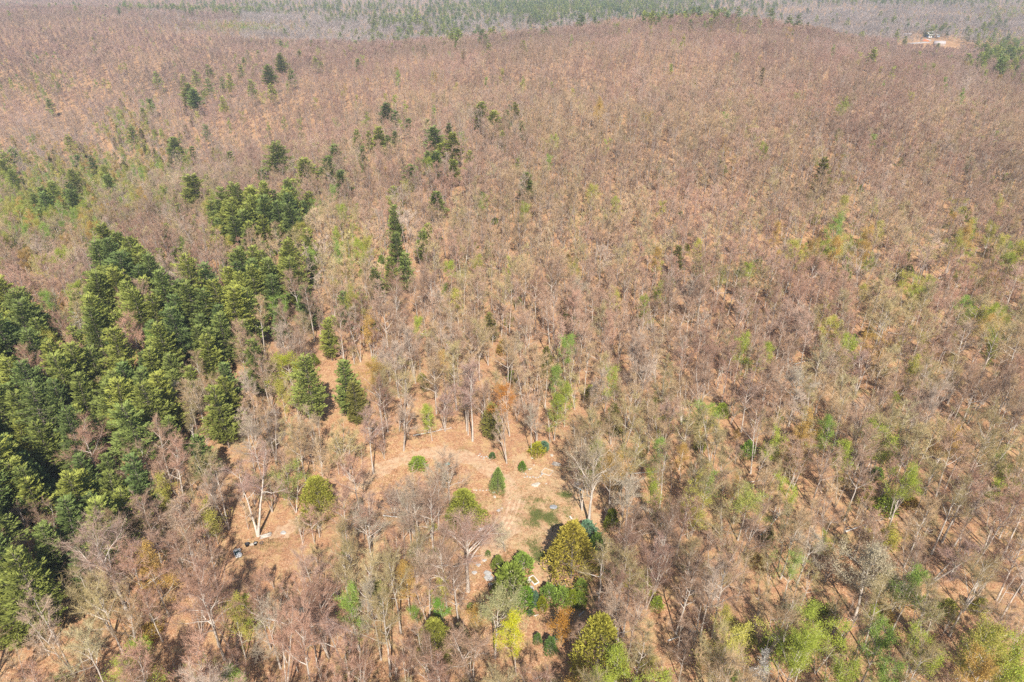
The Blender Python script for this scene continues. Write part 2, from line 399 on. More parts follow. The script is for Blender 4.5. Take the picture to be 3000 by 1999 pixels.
T, C, _ = bare(301, H=19, R=6.8, lo=.42, nl=15, nb=10, nt=6, nf=3, lean=.0, r0=.42, up=.15, tw=.022); reg('oak', T, C, None, M_BARK, M_TWIG)
T, C, _ = bare(302, H=17, R=6.8, lo=.35, nl=14, nb=10, nt=6, nf=3, lean=.0, r0=.34, up=.3, tw=.022); reg('oak', T, C, None, M_BARK, M_TWIG)
for s in range(4):
    T, C, _ = bare(130 + s, H=[8, 10, 7, 11][s], R=[2.2, 2.0, 2.4, 2.6][s], lo=.25, nl=9, nb=5, nt=6, nf=3, tw=.022, multi=[1, 2, 3, 1][s]); reg('sapling', T, C, None, M_BARK, M_TWIG)
for s in range(6):
    T, C, L = bare(160 + s, H=[15, 12, 17, 9, 13, 18][s], R=[3.6, 3.2, 4.2, 2.6, 3.0, 4.6][s], lo=[.3, .25, .4, .2, .3, .4][s], nl=12, nb=6, nt=4, nf=2, leaves=[6200, 4800, 7600, 3600, 4600, 8600][s], ls=.125, multi=[1, 2, 1, 3, 1, 1][s])
    reg('leafing', T, C, L, M_BARK, M_TWIG, M_LEAF)
for s in range(6):
    T, C = pine(200 + s, H=[24, 27, 21, 25, 18, 23][s], R=[5.3, 5.2, 5.0, 6.0, 4.2, 4.8][s], lo=[.3, .35, .22, .3, .15, .4][s], wh=[20, 22, 18, 20, 17, 17][s], nc=120, ragged=[.35, .45, .3, .5, .3, .5][s]); reg('pine', T, C, None, M_PBARK, M_NEEDLE)
for s in range(3):
    T, C = cedar(230 + s, H=[9.5, 8, 11][s], R=[2.9, 3.1, 2.3][s], n=6500, lump=[.3, .2, .3][s], fat=[.55, .42, .7][s]); reg('cedar', T, C, None, M_PBARK, M_NEEDLE)
for s in range(3):
    T, C = pine(240 + s, H=[12, 14, 10][s], R=[3.0, 2.8, 2.6][s], lo=.08, wh=[17, 19, 15][s], nbr=7, nc=60, ln=.5, wd=.13, ragged=.28, droop=.12); reg('spruce', T, C, None, M_PBARK, M_NEEDLE)
for s in range(3):
    T, C = cedar(250 + s, H=[3.2, 2.4, 4.2][s], R=[1.5, 1.6, 1.7][s], n=[1500, 1300, 1900][s], ln=.36, wd=.17, fat=[.45, .4, .5][s], lump=.3, upn=.6); reg('shrub', T, C, None, M_BARK, M_LEAF)
T, C = pine(260, H=15, R=2.4, lo=.1, wh=26, nbr=6, nc=34, dead=True); reg('dead', T, C, None, M_WHITE, M_WHITE)
for s in range(3):
    T, C, _ = bare(270 + s, H=[9, 7, 11][s], R=1.6, lo=.5, nl=5, nb=3, nt=2, nf=0, tw=.04, r0=.17)
    for q_ in (T, C): q_.v = [np.stack([v_[:, 2] - 4, v_[:, 1], np.maximum(v_[:, 0] * .6, -.12) + .22], 1) for v_ in q_.v]
    LIB.setdefault('log', []).append([('trunk', T.mesh('log_trunk', [M_WHITE])), ('branches', C.mesh('log_branches', [M_WHITE]))])
# distant versions
for s in range(6):
    T, C, _ = bare(400 + s, H=[20, 18, 21, 16, 19, 14][s], R=[4.4, 4.0, 4.6, 3.4, 4.9, 3.4][s], lo=[.42, .5, .45, .38, .36, .4][s], nl=10, nb=5, nt=4, nf=3, tw=.042, sides=4, multi=[1, 1, 2, 1, 1, 2][s]); reg('m_bare', T, C, None, M_BARKF, M_TWIG, None, False)
for s in range(6):
    T, C, _ = bare(420 + s, H=[19, 17, 20, 15, 18, 16][s], R=[5.4, 4.9, 5.6, 4.7, 5.9, 5.0][s], lo=[.4, .45, .42, .36, .36, .4][s], nl=9, nb=3, nt=4, nf=2, tw=.105, sides=3); reg('f_bare', T, C, None, M_BARKF, M_TWIG, None, False)
for s in range(4):
    T, C, L = bare(440 + s, H=[14, 12, 16, 10][s], R=[3.6, 3.3, 4.2, 3.0][s], lo=.3, nl=8, nb=4, nt=2, nf=0, tw=.05, leaves=[1900, 1500, 2200, 1300][s], ls=.22, sides=4)
    L_ = C  # leaves were added to the crown by bare(); split them again for their own material
    n = len(L); C.t[-1:] = []; C.v[-1:] = []; C.n -= n * 3; reg('m_leafing', T, C, L, M_BARK, M_TWIG, M_LEAF, False)
for s in range(4):
    T, C, L = bare(450 + s, H=[14, 12, 16, 10][s], R=[3.6, 3.3, 4.2, 3.0][s], lo=.3, nl=6, nb=2, nt=2, nf=0, tw=.08, leaves=[560, 460, 640, 400][s], ls=.42, sides=3)
    n = len(L); C.t[-1:] = []; C.v[-1:] = []; C.n -= n * 3; reg('f_leafing', T, C, L, M_BARK, M_TWIG, M_LEAF, False)
for s in range(4):
    T, C = pine(460 + s, H=[23, 19, 25, 16][s], R=[5.2, 4.8, 5.6, 4.2][s], lo=[.25, .2, .3, .12][s], wh=13, nbr=5, nc=22, ln=1.3, wd=.36, sides=4); reg('f_pine', T, C, None, M_PBARK, M_NEEDLE, None, False)
for s in range(3):
    T, C, _ = bare(470 + s, H=[8, 10, 7][s], R=[2.3, 2.0, 2.5][s], lo=.2, nl=7, nb=4, nt=4, nf=2, tw=.04, sides=3, multi=[1, 2, 3][s]); reg('m_sapling', T, C, None, M_BARK, M_TWIG, None, False)
# ------------------------------------------------------------------ where each kind grows (areas of the photograph, looked up through the camera)
def inside(poly, x, y):
    x = np.asarray(x); y = np.asarray(y); c = np.zeros(x.shape, bool); n = len(poly)
    for a in range(n):
        (x1, y1), (x2, y2) = poly[a], poly[(a + 1) % n]
        if y1 == y2: continue
        k = ((y1 > y) != (y2 > y)) & (x < (x2 - x1) * (y - y1) / (y2 - y1) + x1); c ^= k
    return c
def blob(x, y, L):
    s = np.zeros(np.shape(x))
    for cx, cy, rx, ry, k in L: s = np.maximum(s, k * np.exp(-(((x - cx) / rx) ** 2 + ((y - cy) / ry) ** 2)))
    return s
PINES = [[(0, 850), (80, 860), (150, 950), (170, 1060), (260, 1010), (230, 900), (275, 760), (340, 720), (400, 740), (440, 800), (470, 900), (560, 830), (640, 800), (720, 760), (830, 740), (880, 790), (850, 850), (745, 880), (760, 960),
          (690, 1010), (640, 1060), (560, 1060), (560, 1110), (640, 1090), (700, 1130), (690, 1230), (560, 1260), (430, 1300), (440, 1400), (360, 1500), (270, 1600), (150, 1730), (-80, 1810), (-80, 850)],
         [(600, 600), (700, 590), (890, 590), (890, 660), (720, 690), (610, 660)], [(120, 860), (160, 900), (150, 960), (90, 880)]]
HOLES = [(415, 1000, 60, 50, 1), (200, 960, 50, 60, 1), (600, 1060, 50, 50, .9), (480, 1130, 45, 40, .9), (560, 1210, 50, 60, .8), (90, 1080, 60, 30, .8), (480, 930, 35, 40, .7), (610, 930, 20, 60, .5)]
CLEAR = [[(1120, 1380), (1180, 1325), (1330, 1275), (1480, 1290), (1620, 1320), (1660, 1370), (1640, 1440), (1690, 1560), (1745, 1700), (1720, 1790), (1640, 1880), (1590, 1930), (1530, 1880), (1500, 1780), (1400, 1760), (1340, 1700), (1370, 1600), (1350, 1500), (1360, 1420), (1290, 1370), (1200, 1400)],
         [(1230, 1440), (1345, 1480), (1375, 1700), (1300, 1690), (1220, 1560)], [(940, 1510), (1120, 1370), (1200, 1400), (1180, 1440), (1040, 1520), (980, 1540)], [(660, 1590), (760, 1545), (880, 1540), (860, 1600), (760, 1640), (690, 1660)]]
GREEN = [(2650, 1840, 300, 170, .8), (2900, 1900, 220, 140, .85), (2300, 1890, 300, 100, .6), (1750, 1950, 250, 70, .4), (2200, 1620, 90, 110, .7), (2120, 1450, 110, 130, .6), (2080, 1280, 90, 110, .55), (1840, 1300, 90, 100, .7), (2160, 1240, 60, 60, .5),
         (2430, 700, 160, 70, .5), (2750, 760, 260, 90, .33), (2900, 950, 120, 90, .6), (2600, 1000, 180, 140, .25), (2500, 1250, 400, 120, .2), (1020, 740, 60, 90, .7), (1090, 1080, 80, 100, .45), (880, 1060, 60, 60, .7), (850, 1430, 90, 60, .6),
         (1300, 1770, 140, 60, .45), (700, 1790, 120, 60, .25), (400, 1890, 80, 60, .5), (700, 1920, 90, 40, .3), (1050, 1600, 60, 50, .4), (200, 910, 50, 80, .6), (430, 1200, 100, 60, .4), (620, 1480, 80, 60, .4), (250, 520, 240, 80, .7),
         (120, 590, 190, 100, .75), (400, 430, 80, 120, .6), (460, 470, 80, 90, .35), (120, 240, 80, 50, .3), (700, 75, 130, 9, .75), (2950, 130, 90, 40, .4), (2980, 30, 120, 20, .4), (2120, 750, 200, 60, .2), (2700, 1450, 200, 100, .25), (1600, 1150, 120, 60, .2),
         (2950, 1300, 120, 120, .25), (1500, 1950, 200, 60, .5), (1900, 1750, 120, 80, .25)]
OLIVE = [(130, 580, 180, 90, .4), (60, 650, 100, 50, .3), (480, 430, 90, 90, .22), (250, 480, 200, 80, .12), (1900, 60, 250, 14, .0), (2130, 430, 60, 30, .2)]
DARK = [(1700, 18, 380, 30, .62), (1250, 50, 220, 50, .2), (900, 20, 400, 14, .25), (520, 300, 30, 30, .0), (150, 520, 200, 100, .07), (2650, 3, 400, 4, .3), (2950, 160, 70, 30, .3), (2800, 90, 200, 40, .05)]
GREY = [(230, 430, 330, 130, 1.3), (430, 260, 100, 80, .5), (900, 50, 500, 60, .8), (2700, 130, 260, 30, .5), (2830, 220, 60, 40, .7), (100, 480, 200, 100, .6), (1400, 70, 260, 40, .7), (300, 800, 250, 60, .5)]
def scatter(cell, y0, y1, seed, dens=1.0, mx=.16):
    r = np.random.default_rng(seed); ys = np.arange(y0, y1, cell); out = []
    for y in ys:
        half = y * (1500 / FPX / cP) * .98 + 20 + y * mx * .25
        k = np.arange(-half, half, cell); out.append(np.stack([k + r.uniform(-.48, .48, len(k)) * cell, y + r.uniform(-.48, .48, len(k)) * cell], 1))
    P = np.concatenate(out); P = P[r.uniform(0, 1, len(P)) < dens]; z = terr(P[:, 0], P[:, 1]); return np.column_stack([P, z])
def snoise(x, y, s, ph): return (np.sin(x / s + ph) + np.sin(y / (s * 1.13) + 2 * ph) + np.sin((x + y) / (s * .71) + 3 * ph) + np.sin((x - .6 * y) / (s * .53) + ph * 5)) / 4
NOM = {'log': [9, 7, 11], 'bare': [21,19,22,17,20,18,15,21,16], 'oak': [19, 17], 'sapling': [8,10,7,11], 'leafing': [15,12,17,9,13,18], 'pine': [24,27,21,25,18,23], 'cedar': [9.5,8,11], 'spruce': [12,14,10], 'shrub': [3.2,2.4,4.2], 'dead': [15],
       'm_bare': [20,18,21,16,19,14], 'f_bare': [19,17,20,15,18,16], 'm_leafing': [14,12,16,10], 'f_leafing': [14,12,16,10], 'f_pine': [23,19,25,16], 'm_sapling': [8,10,7]}
TREES = []          # dicts: kind, x, y, z, h (scale), tint, adj
PINK, ROSE, TAN, GREYT = (.40, .255, .17), (.40, .205, .145), (.49, .35, .17), (.52, .45, .37)
def bare_tint(x, y, g, r, og=0.):
    n = .8 * snoise(x, y, 60., 1.3) + .9 * snoise(x, y, 17., .4) + r.normal(0, .3)
    c = np.array(PINK) * (1 - g) + np.array(GREYT) * g
    if n > .35: c = .45 * c + .55 * np.array(TAN)
    elif n < -.35: c = .5 * c + .5 * np.array(ROSE)
    if r.uniform() < .13 + og: c = .45 * c + .55 * np.array((.40, .36, .13))
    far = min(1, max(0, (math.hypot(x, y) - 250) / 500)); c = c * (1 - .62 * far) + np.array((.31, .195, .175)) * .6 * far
    if g > .75 and y > 1000: c = .35 * c + .65 * np.array((.36, .325, .31))
    return tuple(np.clip(c * r.uniform(.72, 1.18) * (1 + .28 * snoise(x, y, 31., 4.)), 0.02, .8))
def green_tint(x, y, r):
    q = r.uniform(); 
    c = (.36, .41, .06) if q < .35 else (.46, .42, .09) if q < .66 else (.27, .38, .07) if q < .84 else (.50, .32, .09)
    f = min(1, max(0, (math.hypot(x, y) - 200) / 500)); c = np.array(c) * (1 - .35 * f) + np.array((.30, .27, .16)) * .35 * f
    return tuple(np.array(c) * r.uniform(.85, 1.2))
def pine_tint(r):
    a = r.uniform(); c = np.array((.13, .18, .055)) * (1 - a) + np.array((.27, .28, .055)) * a
    return tuple(c * 1.08 * r.uniform(.8, 1.2))
FORCED = []          # (x, y, keep-away radius) for the trees placed one by one
# one-by-one conifers: photo x, top of crown, lowest visible crown; unit = pixels of the four enlarged crops
def conv(L, ox, oy): return [(ox + a / 2.353, oy + b / 2.353, oy + c / 2.353) for a, b, c in L]
CON = conv([(1105,520,620),(1280,530,600),(1370,505,620),(1470,465,560),(1340,610,760),(1380,640,780),(1470,570,700),(1550,555,645),(1610,535,640),(1690,410,455),(1680,470,560),(1755,480,530),(1715,365,400),(1785,360,400),(1760,575,700),
 (1945,290,350),(1950,400,540),(1870,480,620),(1900,600,690),(2020,500,590),(2070,360,420),(2165,290,340),(2200,330,365),(2180,410,480),(2225,440,490),(1580,690,790),(1450,885,970),(365,700,780),(940,890,990),(1010,760,820),(1060,700,770),
 (1225,980,1110),(1265,1020,1110),(1345,1040,1090),(1945,990,1240),(1850,1110,1210),(1815,1210,1280),(2130,1100,1280),(2280,1090,1250),(1610,1070,1130),(1630,1215,1290),(2045,1270,1350),(1320,1230,1350),(1460,1210,1310),(1405,1220,1450),
 (1285,1410,1530),(1500,1400,1567),(1570,1390,1567),(480,1450,1540),(570,1460,1540),(270,45,100),(315,45,75),(1270,120,155),(1960,1360,1480),(2330,1010,1150),(1640,1400,1560),(1780,1410,1560),(1860,1420,1570),(2150,1350,1450)], 0, 0)
CON += conv([(230,110,220),(490,60,130),(530,90,190),(440,170,240),(480,160,230),(590,165,260),(600,80,140),(770,40,95),(950,190,255),(1190,140,210),(1300,110,180),(1340,90,180),(1415,130,175),(1470,80,170),(1655,125,205),(400,260,320),
 (1020,320,400),(570,330,375),(120,420,475),(965,740,860),(1050,800,930),(1135,785,860),(1210,740,800),(1245,860,940),(1100,930,1010),(470,840,910),(385,790,870),(320,740,860),(600,860,915),(685,910,1060),(790,950,1090),(750,880,960),
 (660,1050,1190),(700,1000,1110),(585,1090,1150),(890,1090,1150),(770,1110,1210),(475,1150,1250),(125,920,1010),(210,930,1000),(275,910,1020),(390,930,1010),(330,960,1040),(155,1040,1110),(20,1180,1300),(180,1160,1240),(375,1350,1410),
 (385,1430,1600),(655,1360,1440),(1275,1240,1310)], 1000, 0)
CON += conv([(95,65,135),(230,80,150),(365,70,190),(490,125,165),(595,85,130),(770,120,180),(720,130,200),(1120,140,205),(1010,85,115),(1025,135,175),(1250,165,190),(2230,325,380),(2130,340,390),(2200,330,375),(2250,330,380),(2290,370,410),
 (2235,400,480),(1850,175,220),(1520,260,305),(1745,310,345),(2230,240,280),(2180,385,430)], 2000, 0)
CON += conv([(130,430,640),(20,470,600),(800,100,330),(925,170,330),(1180,40,110),(1150,190,300),(1260,150,290),(1320,190,280),(1585,230,330),(1715,200,330),(1870,110,260),(1970,0,120),(2150,20,200),(2160,200,340),(580,460,640),(1160,400,520),
 (1250,880,1050),(1380,990,1160),(1590,940,1110),(1580,1120,1390),(1820,800,1060),(2190,900,1250),(2140,420,620),(2290,740,800),(1950,570,700),(620,700,900),(880,800,1000)], 0, 666)
CON += conv([(400,50,200),(355,220,370),(450,190,350),(260,320,420),(605,5,110),(570,100,160),(160,510,610),(40,470,620),(70,930,1180)], 1000, 666) + conv([(1040,30,300),(1440,-120,70),(850,0,200)], 0, 1332)
OLV = conv([(840,150,240),(535,460,550),(920,1060,1330)], 2000, 0) + conv([(2290,120,310),(1025,590,690),(1410,820,950),(1400,950,1010),(585,1020,1100),(1040,1190,1420),(1870,1220,1400),(120,1060,1320)], 1000, 666) + conv([(910,90,190),(1475,165,340)], 2000, 666) + conv([(2200,1360,1500),(430,1160,1290),(570,490,600)], 2000, 1332) + conv([(90,1450,1600)], 1000, 1332)
def place_crown(px, yt, yb, under, r):
    th = PITCH + math.atan((yb - 999.5) / FPX); x, y, z = hit(px, yb); d = math.hypot(math.hypot(x, y), CAM_H - z)
    yb2 = yb + FPX * under * math.cos(th) / d
    x, y, z = hit(px, yb2); d = y * cP - (z - CAM_H) * sP
    if 1950 < px < 2420 and yt < 90 or 1690 < px < 1715:      # the skyline trees stand on the hill's crest
        y = 860.; x = 0.
        for _ in range(6): z = float(terr(x, y)); d = y * cP - (z - CAM_H) * sP; x = (px - 1500) / FPX * d
    # height so that the top meets yt
    lo, hi = 3., 34.
    for _ in range(20):
        m = .5 * (lo + hi); sy = proj(x, y, z + m)[1]
        if sy > yt: lo = m
        else: hi = m
    return x, y, z, m
for k, (px, yt, yb) in enumerate(CON):
    r = np.random.default_rng(7000 + k); x, y, z, h = place_crown(px, yt, yb, 6.5, r)
    FORCED.append((x, y, 4.6)); FORCED.append((x, y - 6, 4.0 if yb < 620 else 1.)); TREES.append(dict(kind='pine_tree', lib='pine', x=x, y=y, z=z, wide=1.45 if yb < 620 else 1.0, h=max(h * (1.06 if yt > 420 else 1.2), 14), tint=pine_tint(r), named=False))
for k, (px, yt, yb) in enumerate(OLV):
    r = np.random.default_rng(7500 + k); x, y, z, h = place_crown(px, yt, yb, 1.5 if yb > 1000 else 5, r)
    FORCED.append((x, y, 3.0)); TREES.append(dict(kind='spruce_tree', lib='spruce', x=x, y=y, z=z, h=min(max(h, 5), 20), tint=tuple(np.array((.19, .175, .04)) * r.uniform(.8, 1.15)), named=False))
# ------------------------------------------------------------------ trees and bushes placed one by one (photo x, base y, top y)
def c8(x, y): return 1000 + x / 2.351, 1332 + y / 2.351
def c7(x, y): return x / 2.351, 1332 + y / 2.351
def c9(x, y): return 2000 + x / 2.351, 1332 + y / 2.351
def c5(x, y): return 1000 + x / 2.353, 666 + y / 2.353
def c6(x, y): return 2000 + x / 2.353, 666 + y / 2.353
def c4(x, y): return x / 2.353, 666 + y / 2.353
def named(kind, lib, crop, zx, zb, zt, wz, tint, label, cat, group=None, var=0, keep=None, hmax=30., dx=0):
    px, pb = crop(zx, zb); pt = crop(zx, zt)[1]; x, y, z = hit(px + dx, pb); d = y * cP - (z - CAM_H) * sP
    lo, hi = .4, hmax
    for _ in range(20):
        m = .5 * (lo + hi)
        if proj(x, y, z + m)[1] > pt: lo = m
        else: hi = m
    wid = wz / 2.352 * d / FPX; nomw = {'cedar': [4.5, 5.0, 3.6], 'leafing': [5.8, 5.1, 6.8, 4.2, 5, 7.3], 'shrub': [2.4, 2.6, 2.8], 'oak': [10, 10], 'bare': [7.4, 6.5, 6.9, 5.7, 8, 6.2, 5.4, 7.2, 7], 'dead': [4.6], 'spruce': [6, 5.6, 5.2], 'pine': [9]*6, 'sapling': [4.4,4,4.8,5]}[lib][var]
    NOMV = NOM[lib][var]
    TREES.append(dict(kind=kind, lib=lib, var=var, x=x, y=y, z=z, h=m, tint=tint, named=True, label=label, cat=cat, group=group, wide=wid / (nomw * m / NOMV)))
    FORCED.append((x, y, keep if keep is not None else min(4.5, wid * .5 + .8)))
GOLD, OLV1, LIME, YEL = (.38, .31, .05), (.27, .28, .045), (.30, .40, .05), (.62, .60, .03)
named('cedar_tree', 'cedar', c8, 862, 492, 243, 195, OLV1, 'cone-shaped olive cedar rising alone from the clearing', 'cedar tree', keep=3.5)
named('cedar_tree', 'cedar', c7, 2212, 420, 170, 200, (.32, .31, .05), 'round yellow-green cedar beside the dirt track', 'cedar tree', var=1)
named('cedar_tree', 'cedar', c8, 1078, 262, 98, 92, (.25, .32, .08), 'slim green cone-shaped tree in the middle of the clearing', 'small tree', var=2)
named('cedar_tree', 'cedar', c8, 1580, 850, 488, 275, GOLD, 'broad golden cedar with a dark shadow above the raised garden bed', 'cedar tree', var=0)
named('cedar_tree', 'cedar', c8, 1750, 1570, 1150, 290, (.33, .30, .045), 'golden cedar cut by the lower frame edge', 'cedar tree', var=0)
named('cedar_tree', 'cedar', c8, 655, 1440, 1150, 190, (.27, .27, .045), 'olive cedar left of the bright yellow maple', 'cedar tree', var=1)
named('cedar_tree', 'cedar', c8, 830, 1420, 1185, 140, (.25, .20, .10), 'faded greyish cedar touching the olive cedar left of the yellow maple', 'cedar tree', var=2)
named('leafing_tree', 'leafing', c8, 1205, 1520, 1150, 200, YEL, 'bright yellow maple in flower below the clearing', 'maple', var=5)
named('leafing_tree', 'leafing', c8, 1060, 1400, 975, 310, (.38, .36, .17), 'wide olive-grey budding tree between the clearing and the yellow maple', 'budding tree', var=2)
named('leafing_tree', 'leafing', c8, 1520, 1290, 1040, 195, (.46, .23, .04), 'round orange-leaved bush above the golden bottom cedar', 'bush', var=3)
named('leafing_tree', 'leafing', c8, 1130, 668, 468, 130, (.58, .50, .34), 'little cream-flowering tree with a dark stem in the clearing', 'flowering tree', var=3)
named('leafing_tree', 'leafing', c5, 1160, 1440, 1085, 150, (.55, .24, .05), 'tall tree with orange-brown leaves above the clearing', 'budding tree', var=2)
named('leafing_tree', 'leafing', c9, 1180, 1130, 735, 430, (.46, .39, .26), 'huge pale cream budding tree with forked white trunks on the lower right', 'budding tree', var=5)
named('leafing_tree', 'leafing', c5, 1600, 720, 550, 90, LIME, 'small lime green tree among bare trees in mid slope', 'budding tree', var=3)
named('leafing_tree', 'leafing', c5, 120, -40, -160, 80, (.26, .40, .04), 'vivid lime sapling on the open brown slope', 'budding tree', var=3)
named('leafing_tree', 'leafing', c5, 1585, 930, 750, 70, (.34, .42, .10), 'narrow lime birch right of the dark cedar on mid slope', 'budding tree', var=1)
named('leafing_tree', 'leafing', c4, 2040, 1180, 870, 210, (.42, .44, .04), 'lime yellow tree beside the big pines left of centre', 'budding tree', var=2)
named('leafing_tree', 'leafing', c9, 380, 590, 260, 260, (.42, .43, .11), 'wide pale yellow-green tree below the right-hand thicket', 'budding tree', var=5)
named('leafing_tree', 'leafing', c9, 690, 1010, 700, 190, (.36, .42, .12), 'yellow-green tree with a white trunk left of the huge pale tree', 'budding tree', var=2)
named('leafing_tree', 'leafing', c9, 850, 1230, 1010, 220, (.36, .42, .07), 'rounded spring green tree below the white-trunked tree', 'budding tree', var=3)
named('leafing_tree', 'leafing', c6, 2270, 400, 100, 220, (.52, .50, .05), 'yellow-leaved tree at the right frame edge', 'budding tree', var=2)
named('leafing_tree', 'leafing', c6, 2060, 760, 540, 170, (.50, .52, .05), 'bright yellow crown among bare trees of the right slope', 'budding tree', var=2)
named('leafing_tree', 'leafing', c6, 160, 1480, 1220, 210, (.28, .42, .06), 'vivid green tree at the top of the right-hand thicket', 'budding tree', var=2)
named('leafing_tree', 'leafing', c7, 1010, 1500, 1330, 170, (.30, .44, .05), 'vivid green bush near the lower left corner', 'bush', var=3)
named('leafing_tree', 'leafing', c8, 715, 1200, 1000, 130, (.20, .36, .05), 'leafy green tree above the olive cedar', 'small tree', var=3)
named('leafing_tree', 'leafing', c7, 2040, 400, 100, 170, (.33, .36, .09), 'soft green thicket behind the round cedar', 'budding tree', var=1)
named('leafing_tree', 'leafing', c9, 1330, 640 , 480, 200, (.44, .40, .07), 'yellowish budding tree above the huge pale tree', 'budding tree', var=3)
named('dead_tree', 'dead', c9, 530, 1600, 1330, 130, (.6, .57, .52), 'bleached white dead conifer at the lower frame edge', 'dead tree')
named('dead_tree', 'dead', c4, 610, 760, 500, 120, (.6, .57, .52), 'silvery dead conifer at the edge of the pine stand', 'dead tree')
named('oak_tree', 'oak', c8, 872, 940, 470, 345, (.40, .25, .19), 'spreading leafless oak with a pale trunk in the lower clearing', 'oak tree', keep=3)
named('oak_tree', 'oak', c8, 1705, 468, -30, 300, (.40, .31, .20), 'tall bare oak with a straight pale trunk on the right clearing edge', 'oak tree', var=1, keep=3)
named('oak_tree', 'oak', c7, 895, 1125, 530, 330, (.40, .27, .21), 'large bare oak standing in front of the dark pine stand', 'oak tree', var=0, keep=3)
named('oak_tree', 'oak', c6, 720, 860, 570, 260, (.38, .27, .2), 'gnarled bare oak with white crooked limbs on the right slope', 'oak tree', var=1, keep=3)
named('oak_tree', 'oak', c5, 2210, 1470, 1220, 220, (.40, .26, .2), 'low bare tree with forking white limbs right of the thicket', 'oak tree', var=1, keep=2)
for k, (cr, zx, zb, zt, wd, lb) in enumerate([
    (c8, 755, 398, -60, 200, 'bare tree with a bright leaning trunk nearest the track bend'), (c8, 672, 520, 60, 190, 'bare tree behind the cone-shaped cedar, left side'), (c8, 628, 595, 130, 150, 'slender bare tree leaning between the cedar and the oak'),
    (c8, 545, 658, 150, 220, 'bare tree with a double trunk left of the spreading oak'), (c8, 485, 645, 240, 170, 'bare tree furthest left of the row beside the oak'), (c8, 222, 132, -280, 210, 'bare spreading tree above the left track'),
    (c8, 1140, 62, -330, 140, 'pale-trunked tree at the top edge of the clearing'), (c8, 1955, 620, 180, 280, 'many-stemmed bare tree right of the clearing bushes'), (c8, 2145, 985, 600, 240, 'bare tree with a white stem right of the golden cedars'),
    (c8, 1912, 1440, 960, 300, 'pale spreading tree right of the golden bottom cedar'), (c8, 275, 1415, 900, 200, 'bare tree with ivy green stem at lower left of centre'), (c8, 30, 1490, 1000, 220, 'bare white-trunked tree beside the orange leaf patch below'),
    (c8, 612, 1000, 650, 260, 'bare tree with crooked white limbs left below the oak'), (c8, 215, 745, 380, 240, 'bare tree in the hollow left of the oak'),
    (c5, 905, 1475, 950, 230, 'tall bare tree with a bare white lower trunk above the track'), (c5, 430, 1542, 1130, 210, 'bare tree with a white trunk above the left track bend'), (c5, 1310, 1567, 1230, 130, 'white-stemmed tree with an olive crown at the clearing top'),
    (c5, 715, 1405, 1060, 200, 'grey bare tree at left of the tall white-trunked one'), (c5, 490, 975, 640, 200, 'bare tree with a thick grey trunk near the lime patch'), (c5, 1640, 700, 380, 150, 'bare tree standing over the small lime tree'),
    (c7, 1775, 562, 40, 330, 'tall grey tree whose trunk ends beside the board pile'), (c7, 1345, 745, 330, 260, 'leaning bare tree left of the white box'), (c7, 1935, 1475, 1060, 280, 'bare tree with a thick pale trunk at the lower left'),
    (c7, 1130, 880, 560, 300, 'bare tree with a long horizontal white limb'), (c7, 520, 1530, 1000, 280, 'large bare tree near the lower left corner'), (c6, 730, 1370, 960, 240, 'bare tree with a dark straight trunk on the lower right slope'),
    (c6, 1190, 1160, 820, 260, 'bare tree with a leaning grey trunk on the right slope'), (c6, 1860, 1030, 700, 300, 'broad bare tree over a dark hollow on the right slope'), (c9, 790, 890, 540, 240, 'bare pink tree with a curved trunk on the lower right'), (c9, 1690, 900, 560, 300, 'bare tree with broken white top on the far lower right')]):
    named('bare_tree', 'bare', cr, zx, zb, zt, wd, [(.42, .30, .21), (.40, .33, .24), (.38, .24, .19)][k % 3], lb, 'bare tree', var=k % 9, keep=2.2)
BLU, GRN, DGR = (.17, .29, .17), (.28, .38, .07), (.15, .24, .06)
